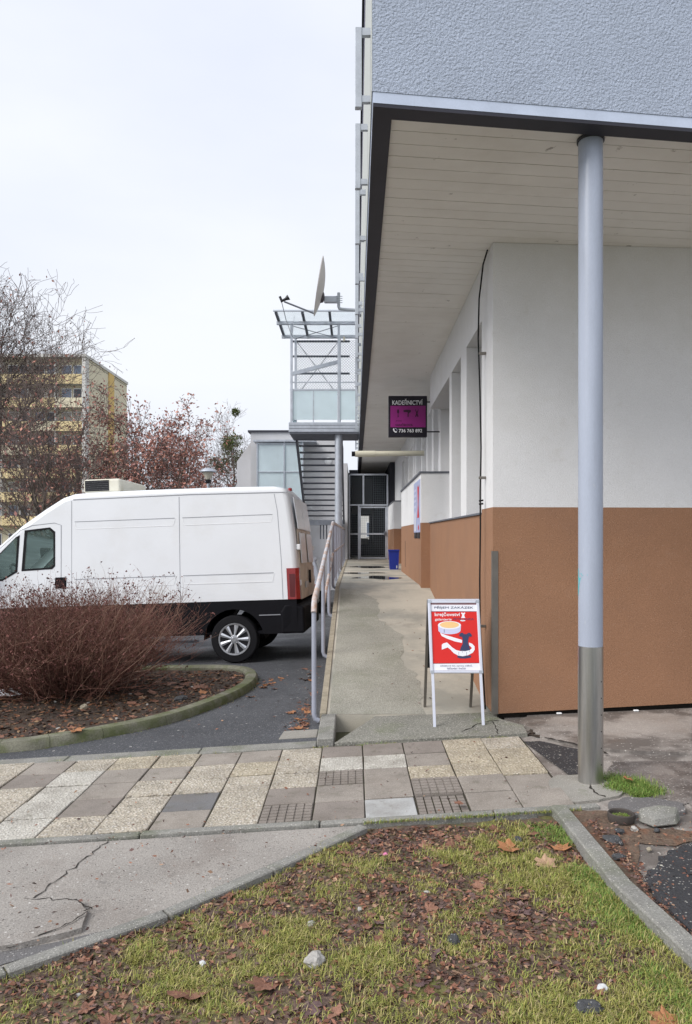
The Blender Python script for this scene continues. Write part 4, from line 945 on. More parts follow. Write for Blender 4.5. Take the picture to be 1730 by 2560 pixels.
for i, (q, n_) in enumerate(INS):
    row = []
    for j in range(arcN): t = math.pi / 2 * j / (arcN - 1); row.append((q.x + n_.x * rr * math.sin(t), yv(q.y) - rr * (1 - math.cos(t)), q.y + n_.y * rr * math.sin(t)))
    top = row[-1]; cr = .018 if n_.y > .5 else 0.0
    for f in (.66, .33, 0): row.append((top[0] + n_.x * cr * (1 - f * f), top[1] * f, top[2] + n_.y * cr * (1 - f * f)))
    row = row + [(x, -y, z) for x, y, z in reversed(row[:-1])]; rows.append(row)
W = len(rows[0])
for r_ in rows: shell.v += r_; shield.v += r_
for i in range(len(rows) - 1):
    gl = OUT[i][0] >= 3.75 and OUT[i + 1][0] <= 4.66
    for j in range(W - 1):
        f = (i * W + j, i * W + j + 1, (i + 1) * W + j + 1, (i + 1) * W + j)
        (shield if gl and 4 <= j < W - 5 else shell).f.append(f)
sh = shell.build('body_shell', 'van_white', VN, local=True, smooth=True)
shield.build('windscreen', 'glass', VN, local=True, smooth=True)
# lower black sides with wheel arches
WXs = (.92, 4.30); WR = .335
low = [(.0, .87), (.02, .42), (.42, .40)]
def arch(cx, r_): return [(cx - r_ * math.cos(R(a)), .335 + r_ * math.sin(R(a)) if a not in (0, 180) else .39) for a in range(8, 173, 12)]
low = [(.03, .868), (.03, .40)] + [(.50, .40)] + arch(WXs[0], .42) + [(1.34, .41), (3.86, .41)] + arch(WXs[1], .42) + [(4.73, .38), (5.45, .38), (5.54, .55), (5.50, .868)]
for sgn in (1, -1): side_panel('lower_side', low, [], 'van_black', sgn, .004)
B().box(.05, 5.4, -.93, .93, .40, .44).build('floor_pan', 'van_black', VN, local=True)
for cx in WXs:
    for sgn in (1, -1):
        b = B(); b.lathe([(.43, 0), (.43, -.36 * sgn)], (cx, .975 * sgn, .335), 'y', n=20, arc=math.pi); b.build('wheel_arch', 'van_black', VN, local=True)
B().box(.10, .30, -.9, .9, .42, .60).build('rear_valance', 'van_black', VN, local=True)
bp = B(); bp.add([(-.07, .99, .395), (.26, 1.0, .395), (.26, 1.0, .70), (.20, 1.0, .80), (.02, .995, .80), (-.07, .96, .76), (-.07, -.99, .395), (.26, -1.0, .395), (.26, -1.0, .70), (.20, -1.0, .80), (.02, -.995, .80), (-.07, -.96, .76)],
    [(0, 1, 2, 3, 4, 5), (11, 10, 9, 8, 7, 6), (0, 5, 11, 6), (5, 4, 10, 11), (4, 3, 9, 10), (3, 2, 8, 9), (2, 1, 7, 8), (1, 0, 6, 7)])
bp.build('rear_bumper', 'van_black', VN, local=True, bevel=.03, seg=3)
B().box(5.30, 5.62, -.95, .95, .36, .82).build('front_bumper', 'van_black', VN, local=True, bevel=.06, seg=3)
for sgn in (1, -1): B().box(.26, .56, sgn * .992 - .004, sgn * .992 + .004, .655, .668).build('side_moulding', 'seam', VN, local=True)
B().tube([(1.45, .86, .31), (3.8, .86, .31)], .016, 8).build('sill_tube', 'galva_dark', VN, local=True)
# wheels
wh = None
for cx in WXs:
    for sgn in (1, -1):
        w = B().lathe([(.20, -.09), (.315, -.10), (.333, -.075), (.335, 0), (.333, .075), (.315, .10), (.235, .105), (.222, .09), (.20, .06)], (cx, sgn * .875, .337), 'y', n=36).build('wheel', 'rubber', VN, local=True, smooth=True)
        yo = sgn * .98
        d = B(); d.lathe([(.001, -.012 * sgn), (.205, -.012 * sgn)], (cx, yo, .337), 'y', n=32); d.build('rim_disc', 'black_paint', w)   # dark wheel behind the trim
        hb = B(); hb.lathe([(.198, -.012 * sgn), (.204, .002 * sgn), (.222, .004 * sgn), (.226, -.012 * sgn)], (cx, yo, .337), 'y', n=36)
        hb.lathe([(.001, .022 * sgn), (.030, .022 * sgn), (.036, .014 * sgn), (.052, .012 * sgn), (.062, .002 * sgn), (.064, -.012 * sgn)], (cx, yo, .337), 'y', n=24)
        for k in range(9):
            a = 2 * math.pi * k / 9 + .35; da = .155; db = .225
            def pt(r_, an, h_): return (cx + r_ * math.cos(an), yo + h_ * sgn, .337 + r_ * math.sin(an))
            hb.add([pt(.055, a - db, .004), pt(.055, a + db, .004), pt(.20, a + da, .0), pt(.20, a - da, .0), pt(.055, a, .014), pt(.20, a, .010)], [(0, 4, 5, 3), (4, 1, 2, 5)])
        hb.build('wheel_trim', 'hubcap', w)
for ch in [c for c in VN.children if c.name.startswith('wheel') and 'arch' not in c.name]:
    for s_ in ch.children: s_.matrix_parent_inverse = Matrix.Identity(4)
# seams, pressings
def vseam(pts_, w, m, off=.003, name='panel_line'):
    b = B(); n = len(pts_)
    for i, (x, z) in enumerate(pts_):
        d = Vector(pts_[min(i + 1, n - 1)]) - Vector(pts_[max(0, i - 1)]); d.normalize(); nn = Vector((-d.y, d.x)) * w / 2
        b.v += [(x + nn.x, yv(z + nn.y) + off, z + nn.y), (x - nn.x, yv(z - nn.y) + off, z - nn.y)]
    for i in range(n - 1): b.f.append((2 * i, 2 * i + 1, 2 * i + 3, 2 * i + 2))
    return b.build(name, m, VN, local=True)
for x in (1.64, 3.07): vseam([(x, .88), (x, 2.36)], .006, 'seam')
vseam([(.22, .88), (.23, 1.4), (.27, 2.1), (.31, 2.35)], .006, 'seam'); vseam([(.12, 2.365), (1.5, 2.385), (3.05, 2.375)], .012, 'seam')
vseam([(3.21, .9), (3.21, 2.02), (3.3, 2.055), (3.6, 2.03), (3.75, 1.97), (4.1, 1.66)], .008, 'seam')
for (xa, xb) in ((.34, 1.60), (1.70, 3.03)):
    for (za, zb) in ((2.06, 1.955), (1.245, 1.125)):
        vseam([(xa, za), (xb, za)], .007, 'seam'); vseam([(xa, za - .01), (xa + .02, zb + .02), (xa + .03, zb), (xb - .03, zb), (xb - .01, zb + .03), (xb, za - .01)], .008, 'press_highlight')  # flat dark and pale lines put the shading of the pressings into colour
# glass, frames, handle, mirrors
for sgn in (1, -1):
    for wv in (WIN1, WIN2):
        cxm = sum(p[0] for p in wv) / len(wv); czm = sum(p[1] for p in wv) / len(wv)
        inn = [(cxm + (x - cxm) * .86, czm + (z - czm) * .91) for x, z in wv]
        side_panel('window_seal', wv, [inn], 'rubber', sgn, .004); side_panel('side_window', inn, [], 'glass', sgn, -.004)
B().box(3.14, 3.29, yv(1.2) - .01, yv(1.2) + .012, 1.12, 1.28).build('door_handle', 'van_black', VN, local=True, bevel=.01)
for sgn in (1, -1): B().box(4.20, 4.32, sgn * 1.0, sgn * 1.22, 1.32, 1.72).build('mirror', 'van_black', VN, local=True, bevel=.03, seg=2)
B().box(4.05, 4.8, -.90, .90, .9, 1.20).build('dashboard', 'interior', VN, local=True, bevel=.06, seg=2)
b = B(); b.lathe([(.19 + .018 * math.cos(R(a)), .018 * math.sin(R(a))) for a in range(0, 361, 45)], (0, 0, 0), 'x', n=20)
b.v = [tuple(Matrix.Translation((4.0, .42, 1.33)) @ Matrix.Rotation(R(35), 4, 'Y') @ Vector(p)) for p in b.v]; b.build('steering_wheel', 'interior', VN, local=True)
for yy in (.45, -.3):
    st_ = B().box(3.35, 3.85, yy - .27, yy + .27, .75, .95).build('seat', 'interior', VN, local=True, bevel=.05, seg=2)
    b = B().add([(3.25, yy - .26, .9), (3.25, yy + .26, .9), (3.40, yy + .26, .9), (3.40, yy - .26, .9), (3.10, yy - .22, 1.55), (3.10, yy + .22, 1.55), (3.20, yy + .22, 1.55), (3.20, yy - .22, 1.55)], [(0, 1, 2, 3), (4, 5, 6, 7), (0, 1, 5, 4), (1, 2, 6, 5), (2, 3, 7, 6), (3, 0, 4, 7)]); b.build('backrest', 'interior', VN, local=True, bevel=.04, seg=2)
B().box(3.06, 3.09, -.9, .9, .45, 2.3).build('bulkhead', 'flat_white', VN, local=True)
# rear: doors, lights, plate
B().add([(-.012, .86, .86), (-.012, .012, .86), (-.006 + .03, .012, 1.85), (-.006 + .03, .80, 1.85), (-.030, .86, .86), (-.030, .012, .86), (.014, .012, 1.85), (.014, .80, 1.85)], [(0, 1, 2, 3), (4, 5, 6, 7), (0, 1, 5, 4), (1, 2, 6, 5), (2, 3, 7, 6), (3, 0, 4, 7)]).build('rear_door', 'van_dirty', VN, local=True)
B().add([(-.012, -.86, .86), (-.012, -.012, .86), (-.006 + .03, -.012, 1.85), (-.006 + .03, -.80, 1.85), (-.030, -.86, .86), (-.030, -.012, .86), (.014, -.012, 1.85), (.014, -.80, 1.85)], [(0, 1, 2, 3), (4, 5, 6, 7), (0, 1, 5, 4), (1, 2, 6, 5), (2, 3, 7, 6), (3, 0, 4, 7)]).build('rear_door', 'van_dirty', VN, local=True)
for sgn in (1, -1):
    tl = B().add([(-.022, sgn * .84, .87), (-.022, sgn * .96, .87), (.03, sgn * 1.0, .87), (.15, sgn * 1.002, .87), (-.012, sgn * .84, 1.30), (-.012, sgn * .955, 1.30), (.035, sgn * .985, 1.30), (.16, sgn * .984, 1.30)],
        [(0, 1, 5, 4), (1, 2, 6, 5), (2, 3, 7, 6), (0, 1, 2, 3), (4, 5, 6, 7), (3, 0, 4, 7)]).build('tail_light', 'red_lens', VN, local=True)
    B().box(.045, .12, sgn * .996 - .004, sgn * .996 + .004, .90, 1.22).build('light_insert', 'red_dark', VN, local=True)
    for z in (1.55, 1.05): B().box(-.035, .02, sgn * .87 - .03, sgn * .87 + .03, z, z + .08).build('hinge', 'pvc_white', VN, local=True, bevel=.01)
B().box(-.045, -.031, .10, .42, 1.0, 1.09).build('number_plate', 'paper', VN, local=True); B().box(-.05, -.03, -.2, -.1, 1.05, 1.25).build('door_latch', 'van_black', VN, local=True)
B().lathe([(.001, .0), (.035, .0), (.03, .04), (.001, .05)], (.18, .2, 2.44), n=12).build('brake_light', 'red_lens', VN, local=True)
cu_ = B().box(2.52, 3.02, -.58, .60, 2.49, 2.69).build('cooling_unit', 'unit_cream', VN, local=True, bevel=.03, seg=3)
B().box(2.67, 3.0, .595, .604, 2.515, 2.672).build('grille', 'black_paint', cu_)
for k in range(5): B().box(2.68, 2.99, .6045, .612, 2.530 + k * .028, 2.538 + k * .028).build('louvre', 'stone_dark', cu_)
for s_ in cu_.children: s_.matrix_parent_inverse = Matrix.Identity(4)
B().box(2.6, 2.95, -.5, .5, 2.46, 2.495).build('unit_base', 'unit_cream', VN, local=True)

# upper rear doors with pressed panels
for sgn in (1, -1):
    B().add([(.006, sgn * .80, 1.852), (.006, sgn * .012, 1.852), (.066, sgn * .012, 2.30), (.066, sgn * .76, 2.30), (-.004, sgn * .80, 1.852), (-.004, sgn * .012, 1.852), (.052, sgn * .012, 2.30), (.052, sgn * .76, 2.30)], [(0, 1, 2, 3), (4, 5, 6, 7), (0, 1, 5, 4), (1, 2, 6, 5), (2, 3, 7, 6), (3, 0, 4, 7)]).build('rear_door', 'van_white', VN, local=True)
    B().add([(-.040, sgn * .72, 1.36), (-.040, sgn * .14, 1.36), (-.014, sgn * .14, 1.80), (-.014, sgn * .70, 1.80), (-.02, sgn * .72, 1.36), (-.02, sgn * .14, 1.36), (.008, sgn * .14, 1.80), (.008, sgn * .70, 1.80)], [(0, 1, 2, 3), (4, 5, 6, 7), (0, 1, 5, 4), (1, 2, 6, 5), (2, 3, 7, 6), (3, 0, 4, 7)]).build('pressed_panel', 'van_white', VN, local=True, bevel=.006)
# the cab stands a little further forward than first measured
def stretch_x(o):
    me = o.data; n = len(me.vertices); a = np.empty(n * 3, dtype=np.float32); me.vertices.foreach_get('co', a); a = a.reshape(-1, 3)
    x = a[:, 0]; a[:, 0] = np.where(x > 1.35, 1.35 + (x - 1.35) * 1.085, x); me.vertices.foreach_set('co', a.ravel()); me.update()
    for c in o.children: stretch_x(c)
for c in VN.children: stretch_x(c)

# ------------------------------------------------------------------ parked car behind the railing
CO = Vector((-1.75, 20.6, hp(-1.75, 20.6)))
CR = thing('parked_car', CO, 'silver parked car half hidden behind the van and railing', 'car', rot=(0, 0, R(90)))
prof = [(-2.0, .35), (-2.05, .6), (-1.95, .85), (-1.35, .95), (-.75, 1.38), (.6, 1.42), (1.3, 1.02), (1.95, .9), (2.05, .6), (2.0, .35)]
b = B(); n = len(prof)
for sgn in (1, -1): b.v += [(x, sgn * (.86 if z < 1 else .70), z) for x, z in prof]
b.f += [tuple(range(n)), tuple(range(2 * n - 1, n - 1, -1))] + [(i, i + 1, n + i + 1, n + i) for i in range(n - 1)] + [(n - 1, 0, n, 2 * n - 1)]
b.build('body', 'car_silver', CR, local=True, bevel=.04, seg=2, smooth=True)
for sgn in (1, -1):
    flat_poly('side_window', [(x, sgn * y, z) for x, y, z in ((-1.2, .80, .98), (1.1, .80, 1.02), (.52, .722, 1.36), (-.70, .722, 1.33))], 'window_dark', CR, True)
    for x in (-1.3, 1.3):
        wl = B().lathe([(.15, -.09), (.30, -.09), (.31, 0), (.30, .09), (.2, .09), (.15, .05)], (x, sgn * .80, .31), 'y', n=24).build('wheel', 'rubber', CR, local=True, smooth=True)
        r_ = B().lathe([(.001, .0), (.2, .0)], (x, sgn * .87, .31), 'y', n=20).build('rim', 'hubcap', wl); r_.matrix_parent_inverse = Matrix.Identity(4)
flat_poly('rear_window', [(-1.32, -.7, .99), (-1.32, .7, .99), (-.80, .62, 1.36), (-.80, -.62, 1.36)], 'window_dark', CR, True)
B().box(-2.09, -2.0, -.8, .8, .38, .58).build('bumper', 'van_black', CR, local=True, bevel=.03)
for sgn in (1, -1): B().box(-2.02, -1.93, sgn * .70 - .13, sgn * .70 + .13, .68, .82).build('tail_light', 'red_lens', CR, local=True, bevel=.02)
B().box(-2.075, -2.05, -.26, .26, .62, .73).build('number_plate', 'paper', CR, local=True)

# ------------------------------------------------------------------ bare shrub
def polytubes(lines, n=3):
    """lines: list of (points array (k,3), radii (k,)) -> V,F arrays of thin tubes (batched per equal k)"""
    Vs = []; Fs = []; base = 0
    for P, rad in lines:
        P = np.asarray(P); k = len(P)
        d = np.gradient(P, axis=0); d /= (np.linalg.norm(d, axis=1, keepdims=True) + 1e-9)
        ref = np.array([0.31, .95, .05]) if abs(d[0, 1]) < .9 else np.array([1., 0, 0])
        u = np.cross(d, ref); u /= (np.linalg.norm(u, axis=1, keepdims=True) + 1e-9); w = np.cross(d, u)
        a = np.arange(n) * 2 * np.pi / n
        ring = P[:, None, :] + np.asarray(rad)[:, None, None] * (np.cos(a)[None, :, None] * u[:, None, :] + np.sin(a)[None, :, None] * w[:, None, :])
        Vs.append(ring.reshape(-1, 3))
        i = np.arange(k - 1)[:, None] * n; j = np.arange(n)[None, :]; jn = (np.arange(n) + 1) % n
        f = np.stack([base + i + j, base + i + jn[None, :], base + i + n + jn[None, :], base + i + n + j], -1).reshape(-1, 4)
        Fs.append(f); base += k * n
    return np.concatenate(Vs), np.concatenate(Fs)
SH = Vector((-3.15, 8.25, bed_z(-3.15, 8.25)))
SB = thing('bare_shrub', SH, 'bushy leafless shrub of reddish brown stems in the planting bed', 'shrub')
nr = np.random.RandomState(5); lines = []; tips = []
def grow(p, d, ln, r0, k, droop=.0, jit=.09):
    P = [p]; R_ = [r0]; 
    for i in range(k):
        d = d + nr.normal(0, jit, 3) + np.array([0, 0, droop]); d = d / np.linalg.norm(d); p = p + d * ln / k; P.append(p); R_.append(r0 * (1 - .75 * (i + 1) / k))
    lines.append((P, R_)); return P, d
for i in range(1250):
    a = nr.uniform(0, 2 * np.pi); rad0 = abs(nr.normal(0, .20)); p = np.array([SH.x + rad0 * np.cos(a) * 1.2, SH.y + rad0 * np.sin(a), SH.z - .02])
    el = nr.uniform(20, 88) if nr.rand() < .62 else nr.uniform(10, 40); el = R(el)
    a2 = a + nr.normal(0, .5); d = np.array([np.cos(a2) * np.cos(el), np.sin(a2) * np.cos(el), np.sin(el)])
    ln = nr.uniform(.85, 1.22) * (1.0 if el > .8 else 1.28)
    P, dd = grow(p, d, ln, nr.uniform(.003, .0055), 7, .045 if el < .8 else .0)
    for b_ in range(nr.randint(4, 8)):
        t = nr.uniform(.25, .98); q = np.array(P[int(t * 7)]); d2 = dd * .5 + nr.normal(0, .55, 3); d2[2] = abs(d2[2]) * .9 + .25; d2 /= np.linalg.norm(d2)
        P2, d3 = grow(q, d2, nr.uniform(.18, .46), .0021, 4, .03, .16)
        tips.append(P2[-1])
        if nr.rand() < .55:
            q2 = np.array(P2[2]); d4 = d3 + nr.normal(0, .6, 3); d4 /= np.linalg.norm(d4); P3, _ = grow(q2, d4, nr.uniform(.08, .2), .0016, 3, .03, .2); tips.append(P3[-1])
lines = [(np.clip(np.array(P), [-9, 0, -1], [9, 10.25, 9]), r_) for P, r_ in lines]
pale = [l for l in lines[::4]]; lines = [l for i_, l in enumerate(lines) if i_ % 4]
Vp_, Fp_ = polytubes(pale, 3); Vp_[:, 1] = np.minimum(Vp_[:, 1], 10.2); Vp_[:, 2] = np.maximum(Vp_[:, 2], SH.z - .08)
np_mesh('pale_stems', Vp_, Fp_, 'shrub_pale', SB)
V_, F_ = polytubes(lines, 3)
V_[:, 1] = np.minimum(V_[:, 1], 10.2); V_[:, 2] = np.maximum(V_[:, 2], SH.z - .08)
np_mesh('stems', V_, F_, 'shrub_stem', SB)
tv = []; tf = []
for t in tips:
    for _ in range(nr.randint(1, 4)):
        c = np.array(t) + nr.normal(0, .015, 3); c[1] = min(c[1], 10.2); s_ = nr.uniform(.004, .010); n0 = len(tv); o_ = nr.normal(0, 1, (4, 3)) * s_
        tv += list(c + o_); tf += [(n0, n0 + 1, n0 + 2), (n0, n0 + 2, n0 + 3), (n0 + 1, n0 + 2, n0 + 3), (n0, n0 + 1, n0 + 3)]
np_mesh('seed_heads', np.array(tv), np.array(tf), 'shrub_tip', SB)

# ------------------------------------------------------------------ trees
def make_tree(name, label, base, height, r0, seed, lean=(0, 0), spread=.55, levels=4, leaf=0, leaf_cols=None, trunk_frac=.30, nchild=(7, 6, 5, 4), group=None, up=.10, leaf_size=.078, flatten=1.0, leaf_low=0.0):
    r_ = np.random.RandomState(seed); t = thing(name, base, label, 'tree', group)
    big = []; small = []; ends = []
    def br(p, d, ln, rad, lev):
        k = 8 if lev == 0 else 6 if lev < 3 else 4
        P = [p]; RR = [rad]; end = .35 if lev == 0 else .25
        for i in range(k):
            d = d + r_.normal(0, .06 + .05 * lev, 3) + np.array([0, 0, up * (.6 if lev else .2)]); d = d / np.linalg.norm(d); p = p + d * ln / k; P.append(p); RR.append(rad * (1 - (1 - end) * (i + 1) / k))
        (big if lev <= 1 else small).append((P, RR))
        if lev >= levels: ends.append((P[-1], d)); ends.append((P[2], d)); return
        n = nchild[lev]
        for c in range(n):
            tt = trunk_frac + (1 - trunk_frac) * (c + r_.uniform(.1, .9)) / n if lev == 0 else .2 + .8 * (c + r_.uniform(0, 1)) / n
            idx = min(k, max(1, int(round(tt * k)))); q = np.array(P[idx]); a = r_.uniform(0, 2 * np.pi)
            side = np.cross(d, [math.cos(a), math.sin(a), .3]); side /= np.linalg.norm(side); sp_ = spread * r_.uniform(.7, 1.25)
            d2 = d * (1 - sp_ * .55) + side * sp_; d2[2] = d2[2] * flatten + .05; d2 /= np.linalg.norm(d2)
            br(q, d2, ln * r_.uniform(.42, .68) * (1.15 - .35 * tt if lev == 0 else 1), RR[idx] * r_.uniform(.5, .7), lev + 1)
        br(np.array(P[-1]), d, ln * .5, RR[-1], lev + 1)
    d0 = np.array([lean[0], lean[1], 1.0]); d0 /= np.linalg.norm(d0)
    br(np.array(base, dtype=float), d0, height * .62, r0, 0)
    Vb, Fb = polytubes(big, 6); np_mesh('trunk', Vb, Fb, 'bark', t, smooth=True)
    Vs_, Fs_ = polytubes([(P, [max(x, .008) for x in R2]) for P, R2 in small], 3); np_mesh('branches', Vs_, Fs_, 'twig', t)
    if leaf:
        E = np.array([e[0] for e in ends]); n = leaf; c = E[r_.randint(0, len(E), n)] + r_.normal(0, .16, (n, 3))
        zmin = base[2] + height * leaf_low; c = c[c[:, 2] > zmin]; n = len(c)
        a = r_.normal(0, 1, (n, 3)); a /= np.linalg.norm(a, axis=1, keepdims=True); bb = np.cross(a, r_.normal(0, 1, (n, 3))); bb /= np.linalg.norm(bb, axis=1, keepdims=True)
        s_ = r_.uniform(.5, 1.2, (n, 1)) * leaf_size
        Vl = np.stack([c - a * s_, c + bb * s_ * .55, c + a * s_, c - bb * s_ * .55], 1).reshape(-1, 3); Fl = np.arange(4 * n).reshape(-1, 4)
        cc = np.array(leaf_cols)[r_.randint(0, len(leaf_cols), n)] * r_.uniform(.7, 1.3, (n, 1)); cc = np.repeat(np.concatenate([cc, np.ones((n, 1))], 1), 4, 0)
        np_mesh('crown', Vl, Fl, 'dry_leaf', t, colors=cc)
    return t, ends
RED = [(.40, .19, .15), (.33, .165, .14), (.44, .22, .165), (.28, .145, .13)]
GR = 'bare and rust leaved trees behind the van'
def gp(x, y): return (x, y, hp(x, y) - .1)
make_tree('oak_tree', 'rust leaved tree with forked trunk in front of the yellow block of flats', gp(-11.6, 33), 8.2, .22, 3, (-.10, 0), .66, 4, 2200, RED, .26, (8, 6, 5, 3), GR, .06)
make_tree('oak_tree', 'rust leaved tree right of the forked one, trunk by the corner of the flats', gp(-10.1, 34), 7.9, .20, 14, (.04, 0), .66, 4, 5000, RED, .24, (8, 6, 5, 3), GR, .05)
make_tree('oak_tree', 'rust leaved tree leaning right above the van roof', gp(-8.7, 32), 7.2, .18, 22, (.30, 0), .76, 4, 6500, RED, .22, (8, 6, 5, 3), GR, .03, flatten=.8)
make_tree('bare_tree', 'tall nearly leafless tree at the left edge rising above the flats', gp(-17.4, 36), 15.6, .34, 31, (.06, 0), .68, 4, 1800, RED, .20, (15, 11, 8, 5), GR, .05)
make_tree('bare_tree', 'thin bare tree with slender trunk behind the van cab', gp(-11.3, 26), 7.5, .11, 42, (.02, 0), .55, 4, 350, RED, .20, (7, 5, 4, 3), GR, .08)
make_tree('bare_tree', 'thin bare tree leaning beside the slender one behind the van cab', gp(-10.7, 26.5), 7.0, .10, 47, (-.03, 0), .55, 4, 250, RED, .25, (7, 5, 4, 3), GR, .08)
tm, en = make_tree('bare_tree', 'far bare tree carrying green mistletoe balls beside the annex', gp(-9.9, 62), 12.0, .22, 55, (.02, 0), .55, 4, 0, None, .25, (8, 6, 5, 3), GR, .06)
make_tree('bare_tree', 'far bare tree between the rust leaved tree and mistletoe tree', gp(-13.5, 64), 10.5, .2, 58, (0, 0), .55, 4, 600, RED, .25, (8, 6, 5, 3), GR, .06)
r_ = np.random.RandomState(2); idx = r_.choice(len(en), 16, replace=False)
for i in idx:
    c = en[i][0]; s_ = r_.uniform(.35, .75); n = 260; q = r_.normal(0, 1, (n, 3)); q /= np.linalg.norm(q, axis=1, keepdims=True); q *= r_.uniform(.5, 1, (n, 1)) * s_
    a = r_.normal(0, 1, (n, 3)) * .09; bb = r_.normal(0, 1, (n, 3)) * .09
    np_mesh('mistletoe', np.stack([c + q, c + q + a, c + q + bb], 1).reshape(-1, 3), np.arange(3 * n).reshape(-1, 3), 'mistletoe', tm)
# low far hedge behind the van so that the ground line is closed
def leafmass(name, label, x0, x1, y, hgt, n, cols, seed):
    r2 = np.random.RandomState(seed); t = thing(name, ((x0 + x1) / 2, y, hp(x0, y) - .1), label, 'hedge')
    xx = r2.uniform(x0, x1, n); hh = hgt * (.7 + .3 * np.sin(xx * 1.1 + seed)); zz = hp(x0, y) - .1 + r2.uniform(0, 1, n) * hh; yy = y + r2.normal(0, .5, n)
    c = np.stack([xx, yy, zz], 1); a = r2.normal(0, .16, (n, 3)); bb = r2.normal(0, .10, (n, 3))
    cc = np.array(cols)[r2.randint(0, len(cols), n)] * r2.uniform(.7, 1.3, (n, 1)); cc = np.repeat(np.concatenate([cc, np.ones((n, 1))], 1), 3, 0)
    np_mesh('foliage', np.stack([c, c + a, c + bb], 1).reshape(-1, 3), np.arange(3 * n).reshape(-1, 3), 'dry_leaf', t, colors=cc)
leafmass('hedge', 'low brown hedge in the distance behind the van', -30, -6, 52, 1.8, 9000, [(.10, .07, .045), (.08, .065, .04), (.12, .06, .045)], 4)

# ------------------------------------------------------------------ yellow block of flats
AP = thing('apartment_block', (-32.2, 90, -.5), 'yellow seven storey block of flats with rows of balconies', 'building')
ax1 = -32.0; ax0_ = -58.0; ay0 = 90.0; ay1 = 106.5; atop = 22.8
B().box(ax0_, ax1, ay0 + 1.2, ay1, -.8, atop).build('wall', 'flat_cream', AP)
B().box(ax0_, ax1 + .15, ay0 - .1, ay1 + .15, atop + .003, atop + .35).build('roof', 'flat_white', AP)
FLH = 2.8; Z0 = 3.0
B().box(ax1 + .003, ax1 + .12, 98.5, 100.6, -.8, atop).build('stripe', 'flat_orange', AP)
for k in range(8): B().box(ax1 + .003, ax1 + .05, ay0 + 1.3, ay1, Z0 - .06 + k * FLH, Z0 + k * FLH).build('panel_joint', 'flat_grey', AP)
B().box(ax1 - .35, ax1 + .06, ay0 - .02, ay0 + 1.19, -.8, atop).build('end_fin', 'flat_white', AP)
for k in range(7):
    z = Z0 + k * FLH
    for j in range(8):
        x2 = ax1 - .36 - j * 3.2; x1_ = x2 - 3.18
        if k < 7:
            bal = B().box(x1_ + .02, x2 - .02, ay0, ay0 + .12, z - .15, z + 1.0).build('balcony', 'flat_yellow' if (k + j) % 5 else 'flat_cream', AP)
            B().box(x1_ + .02, x2 - .02, ay0 + .125, ay0 + 1.18, z - .15, z - .0).build('floor_slab', 'flat_white', bal)
        B().box(x1_ - .06, x1_ + .015, ay0 + .02, ay0 + 1.18, z - .1, z + 2.6).build('divider', 'flat_white', AP)
        for (wa, wb) in ((.35, 1.55), (1.75, 2.75)):
            w0 = B().box(x1_ + wa, x1_ + wb, ay0 + 1.12, ay0 + 1.19, z + .15, z + 2.3).build('window', 'pvc_white', AP)
            B().box(x1_ + wa + .08, x1_ + wb - .08, ay0 + 1.09, ay0 + 1.118, z + .25, z + 2.2).build('pane', rng.choice(['window_dark', 'window_blue', 'window_dark', 'flat_grey']), w0)
for j in range(8):
    x1_ = ax1 - .36 - j * 3.2 - 3.18
    for (wa, wb) in ((.35, 1.4), (1.7, 2.75)):
        w0 = B().box(x1_ + wa, x1_ + wb, ay0 + 1.12, ay0 + 1.19, .4, 1.9).build('window', 'pvc_white', AP); B().box(x1_ + wa + .08, x1_ + wb - .08, ay0 + 1.09, ay0 + 1.118, .5, 1.8).build('pane', 'window_dark', w0)
B().tube([(-38, 95, atop + .3), (-38, 95, atop + 2.4)], .06, 6).build('aerial', 'galva_dark', AP)

# ------------------------------------------------------------------ street lamp beyond the van
LX, LY = -4.84, 25.0
LP = thing('street_lamp', (LX, LY, hp(LX, LY)), 'mushroom shaped street lamp rising behind the van roof', 'street lamp')
B().tube([(LX, LY, hp(LX, LY) - .05), (LX, LY, 3.34)], .04, 10).build('pole', 'galvanized', LP, smooth=True)
B().lathe([(.05, 3.33), (.08, 3.35), (.10, 3.45), (.06, 3.46)], (LX, LY, 0), n=18).build('collar', 'black_paint', LP, smooth=True)
B().lathe([(.07, 3.46), (.19, 3.69), (.001, 3.70)], (LX, LY, 0), n=20).build('globe', 'lamp_glass', LP, smooth=True)
B().lathe([(.275, 3.71), (.25, 3.75), (.13, 3.82), (.001, 3.84), (.001, 3.705), (.275, 3.705)], (LX, LY, 0), n=24).build('hood', 'galvanized', LP, smooth=True)

